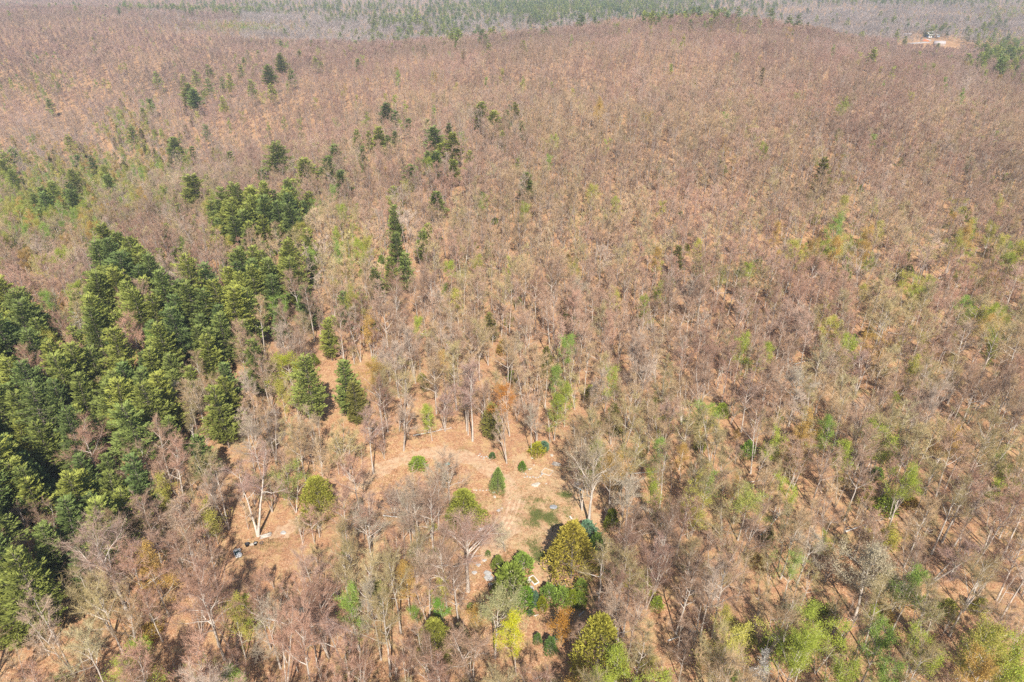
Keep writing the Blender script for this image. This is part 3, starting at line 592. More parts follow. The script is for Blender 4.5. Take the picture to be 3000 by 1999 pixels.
for k, (zx, zb, zt, wd, tn, lb) in enumerate([
    (1250, 800, 690, 125, GRN, 'green bush at the upper end of the long shrub patch'), (1165, 975, 800, 190, (.24, .30, .05), 'largest green shrub patch beside the raised garden bed'), (1080, 800, 700, 75, (.22, .27, .05), 'green bush beside a reddish twiggy shrub'),
    (1262, 1065, 930, 110, (.17, .30, .03), 'bright green bush below the round grey slab'), (1332, 1050, 950, 60, BLU, 'bluish green bush leaning on the bright green bush'), (1425, 1000, 895, 95, (.22, .32, .06), 'light green bush right of the bare earth patch'),
    (1385, 1078, 980, 55, (.28, .30, .02), 'yellowish green conical bush in the row below the garden'), (1520, 1030, 930, 100, GRN, 'green bush below the pale bench boards'), (1580, 1045, 940, 80, (.28, .33, .03), 'yellow green bush in the middle of the right-hand row'),
    (1650, 960, 865, 75, GRN, 'upright green bush at the right of the row'), (1650, 1050, 960, 70, (.24, .31, .04), 'green bush ending the row above the orange bush'), (1440, 1372, 1262, 80, DGR, 'dark green holly alone on the orange leaves'),
    (1480, 1285, 1240, 36, BLU, 'tiny bluish bush above the lone holly'), (1300, 1108, 1070, 32, (.10, .18, .08), 'tiny round dark green bush below the row'), (1348, 1300, 1240, 50, DGR, 'green bush touching the yellow maple'),
    (1692, 562, 468, 112, BLU, 'bluish green bush behind the golden cedar'), (1760, 680, 560, 90, (.20, .30, .06), 'light green bush right of the golden cedar'), (1858, 520, 388, 82, (.17, .19, .02), 'olive holly with a black shadow right of the tall oak'),
    (1925, 790, 680, 70, (.19, .22, .02), 'olive holly lower of the pair on the right slope'), (1900, 690, 600, 85, (.20, .22, .03), 'olive holly upper of the pair on the right slope'), (1975, 900, 820, 95, (.34, .34, .03), 'yellow green bush right below the hollies'),
    (1840, 852, 800, 40, DGR, 'small green bush beside the fallen log'), (1780, 795, 740, 48, GRN, 'small green bush just below the pale fallen log'), (2080, 960, 850, 130, (.42, .40, .04), 'yellow flowering thicket at the right of the hollies'),
    (1246, 112, 50, 45, (.17, .28, .04), 'small round green bush at the top of the clearing'), (1396, -25, -85, 55, BLU, 'bluish bush beside a yellow-green bush at the clearing top'), (1350, -10, -75, 95, (.40, .38, .04), 'yellow-green bush at the clearing top'),
    (1040, 25, -12, 38, (.12, .2, .06), 'dark bush on the bank above the clearing'), (645, 715, 650, 60, GRN, 'small green bush by the bare row left of the oak'), (490, 690, 655, 60, (.24, .33, .06), 'green tuft between the left bare trunks'),
    (640, 518, 480, 40, (.36, .36, .03), 'yellow green tuft behind the cone-shaped cedar'), (730, 440, 415, 25, DGR, 'tiny green bush at the foot of the leaning bright trunk'), (1010, 700, 660, 30, (.2, .26, .06), 'tiny green bush by the cream-flowering tree'),
    (530, 90, 20, 90, (.27, .36, .05), 'light green bush on the upper left edge of the clearing'), (890, 1060, 1030, 40, GRN, 'small green bush below the boulder group')]):
    named('shrub', 'shrub', c8, zx, zb, zt, wd, tn, lb, 'bush', var=k % 3, keep=1.4, group=None)

# ------------------------------------------------------------------ the forest at large
PROT = [[(1370, 1330), (1640, 1330), (1700, 1560), (1720, 1700), (1640, 1760), (1420, 1740), (1380, 1640)], [(1090, 1420), (1180, 1350), (1330, 1305), (1350, 1370), (1250, 1365), (1140, 1430)], [(670, 1575), (840, 1550), (850, 1600), (720, 1655), (665, 1640)],
        [(650, 1585), (745, 1585), (745, 1675), (650, 1675)], [(895, 1060), (1065, 1060), (1065, 1215), (895, 1215)], [(1130, 730), (1200, 730), (1200, 840), (1130, 840)],
        [(890, 1400), (990, 1400), (990, 1500), (890, 1500)], [(1320, 1430), (1410, 1430), (1415, 1545), (1320, 1545)], [(1440, 1830), (1570, 1830), (1570, 1960), (1440, 1960)]]
def hides(x, y, z, h):
    for f in (.3, .5, .7, .85, 1.):
        px, py, d = proj(x, y, z + h * f); w_ = FPX * (1. if f < .4 else 2.2) / d * (1 if f < 1 else .3)
        for poly in PROT:
            if inside(poly, np.array([px - w_, px, px + w_]), np.array([py, py, py])).any(): return True
    return False
def keep_off(P, extra=0.):
    ok = np.ones(len(P), bool)
    for fx, fy, fr in FORCED: ok &= (P[:, 0] - fx) ** 2 + (P[:, 1] - fy) ** 2 > (fr + extra) ** 2
    return ok
def in_clear(P):
    sx, sy, _ = proj(P[:, 0], P[:, 1], P[:, 2]); c = np.zeros(len(P), bool)
    for poly in CLEAR: c |= inside(poly, sx, sy)
    return c
HOUSE = hit(2724, 120)
def in_yard(P):
    a = (P[:, 0] - HOUSE[0] + 8) / 38; b = (P[:, 1] - HOUSE[1] + 60) / 120
    return a * a + b * b < 1
FIELD = hit(700, 78)
bands = [(5.6, 30, 330, 1), (5.9, 330, 900, 2), (7.2, 900, 1700, 3), (11.0, 1700, 3400, 4)]
STUFF = {'bare': [], 'leafing': [], 'pine': [], 'sapling': []}
for cell, y0, y1, sd_ in bands:
    P = scatter(cell, y0, y1, 40 + sd_, .97); P = P[(P[:, 1] < 330) | (np.random.default_rng(sd_).uniform(0, 1, len(P)) < .93 + .32 * np.clip(snoise(P[:, 0], P[:, 1], 13., .9) + .6 * snoise(P[:, 0], P[:, 1], 41., 2.9), -1, .1))]; P = P[keep_off(P) & ~in_clear(P) & ~in_yard(P)]
    r = np.random.default_rng(900 + sd_)
    cx_, cy_, dd = proj(P[:, 0], P[:, 1], P[:, 2] + 13.)
    pin = np.zeros(len(P), bool)
    for poly in PINES: pin |= inside(poly, cx_, cy_)
    hole = blob(cx_, cy_, HOLES); gr = blob(cx_, cy_, GREEN); ol = blob(cx_, cy_, OLIVE); dk = blob(cx_, cy_, DARK); gy_ = blob(cx_, cy_, GREY)
    d_near = (dd < 350).astype(float); u = r.uniform(0, 1, len(P)); cl = snoise(P[:, 0], P[:, 1], 19., 2.1)
    for k in range(len(P)):
        x, y, z = P[k]; q = u[k]
        if y < 330 and hides(x, y, z, 15.):
            if y < 200 and not hides(x, y, z, 7.): TREES.append(dict(kind='sapling', lib='sapling', x=x, y=y, z=z, h=r.uniform(5, 7), tint=bare_tint(x, y, .1, r, .3), named=False))
            continue
        if abs(cx_[k] - 1500) > 1500 + 9000 / dd[k] * 3 + 90: continue
        if 600 < y < 1090 and 2625 < cx_[k] < 2815 and cy_[k] < 150:
            if float(proj(x, y, z + 9)[1]) < 128: continue
            TREES.append(dict(kind='bare_tree', lib='bare', x=x, y=y, z=z, h=9, tint=bare_tint(x, y, 0, r), named=False)); continue
        if pin[k] and q > hole[k] and q < .92:
            TREES.append(dict(kind='pine_tree', lib='pine', x=x, y=y, z=z, wide=1.0, h=r.uniform(14, 24) * (1 + .12 * cl[k]), tint=pine_tint(r), named=False)); continue
        if q < dk[k] * (1 + .7 * cl[k]): 
            TREES.append(dict(kind='pine_tree', lib='pine', x=x, y=y, z=z, h=r.uniform(14, 24), tint=tuple(np.array(pine_tint(r)) * 1.1), named=False)); continue
        if q < dk[k] + ol[k] * (1 + .5 * cl[k]):
            TREES.append(dict(kind='spruce_tree', lib='spruce', x=x, y=y, z=z, h=r.uniform(7, 14), tint=tuple(np.array((.20, .19, .045)) * r.uniform(.75, 1.2)), named=False)); continue
        if q > 1 - (gr[k] * (1 + .6 * cl[k]) + .02 + .02 * (d_near[k])):
            TREES.append(dict(kind='leafing_tree', lib='leafing', x=x, y=y, z=z, h=r.uniform(9, 17), tint=green_tint(x, y, r), named=False)); continue
        g = min(1, gy_[k] + (.5 if r.uniform() < .16 else 0) + (.8 if y > 1080 and cx_[k] > 700 else 0))
        hh = r.uniform(12.5, 19.5) * (1 + .16 * cl[k]) if y < 430 else r.uniform(10, 16) * (1 + .15 * cl[k])
        if r.uniform() < .12: hh *= .6
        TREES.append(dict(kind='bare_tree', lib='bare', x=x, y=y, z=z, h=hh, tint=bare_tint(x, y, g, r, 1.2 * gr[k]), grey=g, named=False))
# understorey: saplings and low green bushes between the trees
P = scatter(6.4, 40, 520, 77, .85); P = P[~in_clear(P) & keep_off(P, -1.2)]; r = np.random.default_rng(78)
cx_, cy_, dd = proj(P[:, 0], P[:, 1], P[:, 2] + 5.); gr = blob(cx_, cy_, GREEN)
for k in range(len(P)):
    x, y, z = P[k]
    if abs(cx_[k] - 1500) > 1560 or (y < 175 and hides(x, y, z, 8.)): continue
    if r.uniform() < gr[k] * .75: TREES.append(dict(kind='leafing_tree', lib='leafing', x=x, y=y, z=z, h=r.uniform(4.5, 9), tint=green_tint(x, y, r), named=False))
    elif r.uniform() < gr[k] * .5 + .05: TREES.append(dict(kind='shrub', lib='shrub', x=x, y=y, z=z, h=r.uniform(2, 4.6), tint=tuple(np.array(green_tint(x, y, r)) * np.array((.8, .85, .8))), named=False))
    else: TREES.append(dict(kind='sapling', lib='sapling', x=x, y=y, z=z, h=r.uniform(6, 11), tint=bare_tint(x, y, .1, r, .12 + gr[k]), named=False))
P = scatter(21., 60, 300, 99, .8); r = np.random.default_rng(5)
for x, y, z in P[keep_off(P) & ~in_clear(P)]:
    if not hides(x, y, z, 1.): TREES.append(dict(kind='fallen_log', lib='log', x=x, y=y, z=z, h=r.uniform(5, 12), tint=(.5, .45, .4), named=False))
for i, t in enumerate(TREES):
    sx, sy, d = proj(t['x'], t['y'], t['z'] + t['h'] * .6); t['sx'] = float(sx); t['sy'] = float(sy); t['d'] = float(d); t['size'] = t['h'] / float(d)
def in_view(t):
    _, by, _ = proj(t['x'], t['y'], t['z']); _, ty, _ = proj(t['x'], t['y'], t['z'] + t['h'])
    return -20 < t['sx'] < 3020 and ty < 1985 and by > 5
LIMIT = {'bare_tree': 300, 'pine_tree': 300, 'leafing_tree': 300, 'spruce_tree': 300, 'sapling': 300, 'shrub': 300, 'cedar_tree': 50, 'oak_tree': 50, 'dead_tree': 9, 'fallen_log': 60}
single = []; rest = []
for kind in LIMIT:
    L = [t for t in TREES if t['kind'] == kind]; L.sort(key=lambda t: (not t['named'], not in_view(t), -t['size']))
    n = LIMIT[kind]; vis = [t for t in L[:n] if in_view(t) or t['named']]; ids = {id(t) for t in vis}
    single += vis; rest += [t for t in L if id(t) not in ids]
# ------------------------------------------------------------------ labels that single out each tree: its look and its nearest landmark
LM = [('the square-framed white box', 697, 1627), ('the round yellow-green cedar beside the track', 940, 1450), ('the cone-shaped cedar inside the clearing', 1365, 1490), ('the slim green tree in the clearing', 1458, 1405),
      ('the broad golden cedar by the garden', 1672, 1620), ('the golden cedar at the bottom edge', 1742, 1900), ('the bright yellow maple', 1508, 1890), ('the tall orange-brown tree', 1490, 1180), ('the spreading oak below the clearing', 1360, 1620),
      ('the raised garden bed', 1564, 1702), ('the white dead conifer', 2223, 1930), ('the huge pale budding tree', 2530, 1710), ('the white house', 2722, 100), ('the long shed with the pale roof', 2755, 130), ('the green field by the pond', 690, 76),
      ('the dark spruce on the open slope', 2385, 520), ('the pine column on mid slope', 1165, 760), ('the double pine above the clearing', 930, 1120), ('the pine clump high on the slope', 1320, 440), ('the pine clump of the upper valley', 590, 270),
      ('the pine row beside the valley', 800, 240), ('the lone pine on the skyline', 1703, 70), ('the dark spruces on the hilltop', 2330, 80), ('the far pines behind the ridge', 1200, 80), ('the tyre ring', 766, 1591), ('the lime green sapling on the slope', 1340, 655),
      ('the upper left pine by the frame edge', 40, 880), ('the pine point at the valley side', 340, 740), ('the olive spruce on the right slope', 2620, 770), ('the lower right frame corner', 2960, 1960), ('the lower left frame corner', 40, 1960),
      ('the lime yellow tree', 880, 1060), ('the yellow-green thicket', 1840, 1300), ('the orange-leaved bush', 1645, 1815), ('the right frame edge at mid height', 2970, 1000), ('the lower right frame edge', 2970, 1450),
      ('the left frame edge at valley height', 30, 520), ('the middle of the lower frame edge', 1400, 1970), ('the olive tree with bare lower limbs', 1440, 1220), ('the birch valley', 300, 430), ('the upper left frame corner', 40, 40),
      ('the top middle of the frame', 1500, 12), ('the pines below the house', 2950, 165), ('the teal tarp', 893, 1787), ('the green crown cluster of the right slope', 2100, 1210)]
ORD = ['nearest', 'second', 'third', 'fourth', 'fifth', 'sixth', 'seventh', 'eighth', 'ninth', 'tenth', 'eleventh', 'twelfth', 'thirteenth', 'fourteenth', 'fifteenth'] + ['%dth' % k for k in range(16, 90)]
lmx = np.array([(a[1], a[2]) for a in LM], float)
def look(t):
    k = t['kind']; c = t['tint']
    if k == 'bare_tree':
        s = 'small ' if t['h'] < 12.5 else 'tall ' if t['h'] > 18.5 else ''
        return s + ('bare grey tree' if c[0] - c[2] < .13 else 'bare tan tree' if c[1] / c[0] > .645 else 'bare pinkish tree')
    if k == 'pine_tree':
        return ('tall ' if t['h'] > 24 else 'small ' if t['h'] < 15 else '') + ('yellowish green pine' if c[0] > .085 else 'dark green pine')
    if k == 'spruce_tree': return ('small ' if t['h'] < 9 else '') + 'olive spruce'
    if k == 'leafing_tree': return 'orange-budded tree' if c[1] < c[0] * .8 else 'yellow-green budding tree' if c[0] > c[1] * 1.0 else 'fresh green budding tree'
    if k == 'fallen_log': return 'long bleached fallen log' if t['h'] > 8.5 else 'short bleached fallen log'
    if k == 'shrub': return 'low leafy green bush'
    return 'thin pale sapling' if c[0] - c[2] < .15 else 'thin brownish sapling'
CAT = {'fallen_log': 'log', 'bare_tree': 'bare tree', 'pine_tree': 'pine tree', 'spruce_tree': 'spruce tree', 'leafing_tree': 'budding tree', 'shrub': 'bush', 'sapling': 'sapling'}
GRP = {'fallen_log': 'fallen logs on the forest floor', 'bare_tree': 'leafless trees of the near forest', 'pine_tree': 'pines growing in stands on the slope', 'spruce_tree': 'olive spruces scattered in the forest', 'leafing_tree': 'trees coming into leaf', 'shrub': 'green bushes of the undergrowth', 'sapling': 'saplings under the bare trees'}
NUDGE = ['left of', 'right of', 'above', 'below']
slots = {}
for t in single:
    if t['named']: continue
    v = np.array((t['sx'], t['sy'])); dv = v - lmx; k = int(np.argmin((dv ** 2).sum(1))); dx, dy = dv[k]
    s = (0 if dx < 0 else 1) if abs(dx) > abs(dy) else (2 if dy < 0 else 3)
    slots.setdefault((look(t), k, s), []).append((float(np.hypot(dx, dy)), id(t), t))
for (lk, k, s), L in slots.items():
    L.sort(key=lambda a: a[:2])
    for i, (_, _, t) in enumerate(L): t['label'] = f"{lk}, {ORD[i]} {NUDGE[s]} {LM[k][0]}"
# ------------------------------------------------------------------ build them one by one
def plant(t):
    kind, lib = t['kind'], t['lib']; L = LIB[lib]; r = random.Random(int(t['x'] * 31 + t['y'] * 17))
    if 'var' in t: vi = t['var']
    else:
        c = sorted(range(len(L)), key=lambda i: abs(NOM[lib][i] - t['h']) + r.uniform(0, 5)); vi = c[0]
    s = t['h'] / NOM[lib][vi]
    root = bpy.data.objects.new(kind, None); root.empty_display_size = .5; link(root)
    root.location = (t['x'], t['y'], t['z'] - .05); root.rotation_euler = (r.gauss(0, .03), r.gauss(0, .03), r.uniform(0, 6.283))
    if kind == 'fallen_log': root.rotation_euler = (0, 0, r.uniform(-.9, .9)); root.rotation_euler[1] = -math.atan2(float(terr(t['x'] + 3, t['y']) - terr(t['x'] - 3, t['y'])), 6.)
    wx = t.get('wide', 1.0) * r.uniform(.92, 1.08); root.scale = (s * wx, s * wx, s)
    tag(root, t['label'], t.get('cat', CAT.get(kind)), t.get('group', GRP.get(kind)))
    for nm, me in L[vi]:
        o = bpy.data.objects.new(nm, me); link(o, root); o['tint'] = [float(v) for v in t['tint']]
for t in single: plant(t)
# ------------------------------------------------------------------ and the uncountable rest
def stuff(name, L, libs, label, cat):
    """one object carrying a point for each remaining plant; each point grows one of the shared plant meshes"""
    if not L: return
    col = bpy.data.collections.new(name + '_kinds'); first = {}; n = 0
    for lib in libs:
        first[lib] = n
        for me in LIB[lib]:
            if isinstance(me, list):
                if not hasattr(stuff, 'cache'): stuff.cache = {}
                key = me[0][1].name
                if key not in stuff.cache:
                    import bmesh
                    bm = bmesh.new(); nf = 0; mats = []
                    for nm, m_ in me:
                        bm.from_mesh(m_); off = len(mats); mats += list(m_.materials); bm.faces.ensure_lookup_table()
                        for f in bm.faces[nf:]: f.material_index += off
                        nf = len(bm.faces)
                    mm = bpy.data.meshes.new(key + '_whole'); bm.to_mesh(mm); bm.free()
                    for q in mats: mm.materials.append(q)
                    stuff.cache[key] = mm
                me = stuff.cache[key]
            o = bpy.data.objects.new('kind_%03d' % n, me); col.objects.link(o); n += 1
    N = len(L); r = np.random.default_rng(len(L)); co = np.array([(t['x'], t['y'], t['z'] - .05) for t in L], np.float32)
    me = bpy.data.meshes.new(name); me.vertices.add(N); me.vertices.foreach_set('co', co.ravel())
    idx = np.zeros(N, np.int32); sc = np.zeros(N, np.float32)
    for i, t in enumerate(L):
        lib = libs[0] if (len(libs) == 1 or t['d'] < t.get('near', NEAR[libs[0]])) else libs[1] if (len(libs) == 2 or t['d'] < 700) else libs[2]
        nom = NOM[lib]; c = min(range(len(nom)), key=lambda k: abs(nom[k] - t['h']) + r.uniform(0, 9)); idx[i] = first[lib] + c; sc[i] = t['h'] / nom[c]
    rt = np.stack([r.normal(0, .035, N), r.normal(0, .035, N), r.uniform(0, 6.283, N)], 1).astype(np.float32)
    tint = np.array([(*t['tint'], 1) for t in L], np.float32)
    a = me.attributes.new('rot', 'FLOAT_VECTOR', 'POINT'); a.data.foreach_set('vector', rt.ravel())
    a = me.attributes.new('idx', 'INT', 'POINT'); a.data.foreach_set('value', idx)
    a = me.attributes.new('scl', 'FLOAT', 'POINT'); a.data.foreach_set('value', sc)
    a = me.attributes.new('tint', 'FLOAT_COLOR', 'POINT'); a.data.foreach_set('color', tint.ravel())
    ob = bpy.data.objects.new(name, me); link(ob); tag(ob, label, cat, kind='stuff')
    g = bpy.data.node_groups.new(name, 'GeometryNodeTree')
    g.interface.new_socket('Geometry', in_out='INPUT', socket_type='NodeSocketGeometry'); g.interface.new_socket('Geometry', in_out='OUTPUT', socket_type='NodeSocketGeometry')
    gi = g.nodes.new('NodeGroupInput'); go = g.nodes.new('NodeGroupOutput'); ip = g.nodes.new('GeometryNodeInstanceOnPoints')
    ci = g.nodes.new('GeometryNodeCollectionInfo'); ci.inputs['Collection'].default_value = col
    ci.inputs['Separate Children'].default_value = True; ci.inputs['Reset Children'].default_value = True
    def na(nm, ty):
        n_ = g.nodes.new('GeometryNodeInputNamedAttribute'); n_.data_type = ty; n_.inputs['Name'].default_value = nm
        return [s_ for s_ in n_.outputs if s_.enabled and s_.name == 'Attribute'][0]
    er = g.nodes.new('FunctionNodeEulerToRotation'); g.links.new(na('rot', 'FLOAT_VECTOR'), er.inputs[0])
    g.links.new(gi.outputs[0], ip.inputs['Points']); g.links.new(ci.outputs[0], ip.inputs['Instance']); ip.inputs['Pick Instance'].default_value = True
    g.links.new(na('idx', 'INT'), ip.inputs['Instance Index']); g.links.new(er.outputs[0], ip.inputs['Rotation'])
    g.links.new(na('scl', 'FLOAT'), ip.inputs['Scale']); g.links.new(ip.outputs[0], go.inputs[0])
    md = ob.modifiers.new('grow', 'NODES'); md.node_group = g
    return ob
NEAR = {'bare': 220, 'leafing': 260, 'pine': 420, 'sapling': 230, 'spruce': 500, 'shrub': 9e9}
by = lambda k: [t for t in rest if t['kind'] == k]
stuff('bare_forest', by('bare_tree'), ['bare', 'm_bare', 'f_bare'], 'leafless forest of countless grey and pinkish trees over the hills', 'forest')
stuff('budding_forest', by('leafing_tree'), ['leafing', 'm_leafing', 'f_leafing'], 'yellow-green trees in first leaf spread through the far forest', 'forest')
stuff('pine_forest', by('pine_tree'), ['pine', 'f_pine'], 'far dark pines standing in the distant woods', 'forest')
stuff('spruce_thicket', by('spruce_tree'), ['spruce'], 'distant olive spruces crowding the far valley', 'forest')
stuff('sapling_thicket', by('sapling'), ['sapling', 'm_sapling'], 'thin leafless saplings filling the gaps of the forest', 'saplings')
stuff('undergrowth', by('shrub'), ['shrub'], 'low green undergrowth among the trunks', 'undergrowth')
# ------------------------------------------------------------------ things lying in and around the clearing
def at(crop, zx, zy):
    p = crop(zx, zy) if crop else (zx, zy); x, y, z = hit(*p); return x, y, z, (y * cP - (z - CAM_H) * sP) / FPX     # metres per photo pixel
def cc(x, y): return 1300 + x / 4.706, 1280 + y / 4.706
def cg(x, y): return 1400 + x / 5.81, 1580 + y / 5.81
def ct(x, y): return 650 + x / 9.41, 1500 + y / 9.41
def ch(x, y): return 2600 + x / 5.88, 60 + y / 5.88
M_ROCK = plain('grey_stone', (.40, .38, .36), .85, .35, 2.5); M_ROCKP = plain('pale_stone', (.48, .42, .35), .85, .25, 3.)
M_ROCKD = plain('dark_stone', (.27, .27, .28), .8, .35, 3.); M_PLANK = plain('weathered_boards', (.52, .46, .40), .8, .3, 4.)
M_WHITEP = plain('white_paint', (.66, .66, .65), .5, .06, 2.); M_RUBBER = plain('black_rubber', (.03, .03, .035), .6, .3, 5.); M_RUST = plain('rusty_metal', (.22, .09, .05), .8, .4, 6.)
M_TEAL = plain('dark_teal_glass', (.02, .07, .07), .15, .2, 2., .5); M_TARP = plain('teal_tarp', (.13, .22, .19), .6, .2, 2.); M_SOIL = plain('bed_soil', (.30, .20, .06), .95, .5, 9.)
M_DARKW = plain('dark_wood', (.10, .075, .06), .9, .3, 5.); M_BLUE = plain('blue_plastic', (.03, .42, .72), .4, .05); M_ORANGE = plain('orange_cloth', (.75, .16, .05), .7, .15, 2.)
def rock(crop, zx, zy, wpx, label, m=M_ROCK, asp=1.6, hgt=.35, rz=0., cat='boulder', group=None, name='boulder', seed=None):
    x, y, z, s = at(crop, zx, zy); k = {cc: 4.706, cg: 5.81, ct: 9.41, c8: 2.351, ch: 5.88}.get(crop, 1.); w_ = wpx / k * s
    import bmesh
    bm = bmesh.new(); bmesh.ops.create_icosphere(bm, subdivisions=4, radius=.5); r = random.Random(seed if seed is not None else int(zx * 7 + zy)); ph = [r.uniform(0, 6) for _ in range(6)]
    for v in bm.verts:
        c = v.co; n = 1 + .12 * math.sin(5 * c.x + ph[0] + 3 * c.y) + .09 * math.sin(9 * c.y + ph[1]) + .07 * math.sin(13 * c.z + 8 * c.x + ph[2]) + .03 * math.sin(27 * c.x + ph[3]) * math.sin(25 * c.y)
        q = c * n; q.z = min(q.z, .30 + .05 * math.sin(6 * c.x + ph[4])); v.co = (q.x * w_, q.y * w_ / asp, q.z * w_ * hgt * 2)
    me = bpy.data.meshes.new(name); bm.to_mesh(me); bm.free(); me.materials.append(m); me.polygons.foreach_set('use_smooth', [True] * len(me.polygons))
    o = bpy.data.objects.new(name, me); link(o); o.location = (x, y, z + w_ * .02); o.rotation_euler = (r.uniform(-.08, .08), r.uniform(-.08, .08), rz); tag(o, label, cat, group); return o
rock(cc, 1270, 665, 118, 'long flat pale boulder in the upper clearing', M_ROCKP, 1.5, .22, .25)
rock(cc, 702, 832, 44, 'round cream stone below the slim green tree', M_ROCKP, 1.1, .4)
rock(cc, 690, 772, 55, 'pale stone at the foot of the slim green tree', M_ROCKP, 1.8, .3)
rock(cc, 760, 1018, 62, 'small grey stone left of the wheel tracks', M_ROCK, 1.6, .3, .5)
rock(cc, 802, 988, 34, 'small cream stone touching the grey one by the tracks', M_ROCKP, 1.2, .4)
rock(cc, 1508, 975, 108, 'flat dark grey boulder beside the grass patch', M_ROCKD, 1.5, .3, -.15)
rock(cc, 1220, 298, 42, 'white stone at the foot of the pale-trunked tree', M_ROCKP, 1.4, .5)
rock(cc, 1490, 260, 48, 'white stone near the stacked boards', M_ROCKP, 1.3, .5)
rock(cc, 1245, 392, 24, 'tiny white stone left of the square bed frame', M_ROCKP, 1.2, .5, cat='stone', name='stone')
rock(cc, 1205, 440, 26, 'pale stone above the row of stones', M_ROCKP, 1.2, .5, cat='stone', name='stone')
rock(cc, 1180, 452, 34, 'grey stone beside the small pale one above the row', M_ROCK, 1.3, .4, cat='stone', name='stone')
for i, (a, b, w_) in enumerate([(1115, 560, 28), (1150, 552, 30), (1190, 560, 36), (1232, 556, 30), (1270, 566, 30), (1305, 562, 26), (1335, 545, 34), (1355, 520, 40), (1130, 515, 30), (1100, 490, 26)]):
    rock(cc, a, b, w_, ['pale','grey'][i % 2] + ' stone, ' + ORD[sorted([1115,1150,1190,1232,1270,1305,1335,1355,1130,1100]).index(a)] + ' from the left in the curved row below the bed frame', [M_ROCKP, M_ROCK][i % 2], 1.3, .45, i, 'stone', 'stones of the curved row below the bed frame', 'stone')
for i, (a, b, w_) in enumerate([(480, 262, 30), (520, 275, 28), (555, 285, 34), (590, 275, 28), (615, 295, 26), (545, 305, 24), (640, 310, 24), (500, 240, 24)]):
    rock(cc, a, b, w_, ['pale','grey'][i % 2] + ' stone, ' + ORD[sorted([480,520,555,590,615,545,640,500]).index(a)] + ' from the left on the rubble bank by the track', [M_ROCKP, M_ROCK][i % 2], 1.3, .45, i, 'stone', 'stones of the rubble bank', 'stone')
for i, (a, b, w_) in enumerate([(420, 735, 26), (450, 742, 30), (500, 738, 26), (540, 742, 24), (590, 740, 28), (625, 735, 24)]):
    rock(cc, a, b, w_, 'pale stone, ' + ORD[i] + ' from the left in the low line by the slim tree', M_ROCKP, 1.3, .4, i, 'stone', 'stones of the low line by the slim tree', 'stone')
rock(c8, 1008, 820, 55, 'grey boulder topmost of the group below the oak', M_ROCK, 1.5, .4)
rock(cg, 180, 665, 155, 'biggest boulder of the group below the oak', M_ROCK, 1.25, .4)
rock(cg, 320, 670, 90, 'grey boulder rightmost of the group below the oak', M_ROCKD, 1.4, .4)
rock(cg, 225, 770, 80, 'pale boulder lowest of the group below the oak', M_ROCKP, 1.4, .35)
rock(c8, 918, 815, 36, 'lone round grey stone near the oak trunk', M_ROCK, 1.2, .45)
rock(c8, 945, 762, 34, 'lone grey stone right of the oak crown', M_ROCK, 1.4, .4)
rock(c8, 985, 730, 30, 'half buried grey stone above the boulder group', M_ROCK, 1.4, .3)
rock(cg, 868, 712, 92, 'pale flat stone beside the raised garden bed', M_ROCKP, 1.2, .2, -.6)
rock(cg, 908, 832, 98, 'round grey slab below the raised garden bed', M_ROCK, 1.15, .18)
rock(cg, 1622, 850, 60, 'pale stone right of the bench boards', M_ROCKP, 1.3, .3)
rock(ct, 1690, 590, 160, 'grey stone heap on the leaves right of the board pile', M_ROCK, 1.3, .4)
rock(ct, 830, 900, 110, 'pale flat stone between the two black tubs', M_ROCKP, 1.2, .2)
rock(ct, 730, 760, 40, 'little pale stone above the black tubs', M_ROCKP, 1.2, .4, cat='stone', name='stone')
rock(cc, 1412, 650, 30, 'tiny pale stone right of the long flat boulder', M_ROCKP, 1.2, .4, cat='stone', name='stone')
rock(cg, 1215, 716, 22, 'white pebble between the garden bed and the bench boards', M_ROCKP, 1.2, .6, cat='stone', name='stone')
def empty(name, crop, zx, zy, rz, label, cat, lift=0., tilt=0.):
    x, y, z, s = at(crop, zx, zy); e = bpy.data.objects.new(name, None); e.empty_display_size = .5; link(e); e.location = (x, y, z + lift)
    g = .6; nx_ = (terr(x - g, y) - terr(x + g, y)) / (2 * g); ny_ = (terr(x, y - g) - terr(x, y + g)) / (2 * g)
    q = Vector((float(nx_), float(ny_), 1)).to_track_quat('Z', 'Y').to_euler() if tilt else None
    e.rotation_euler = (0, 0, rz); tag(e, label, cat); return e
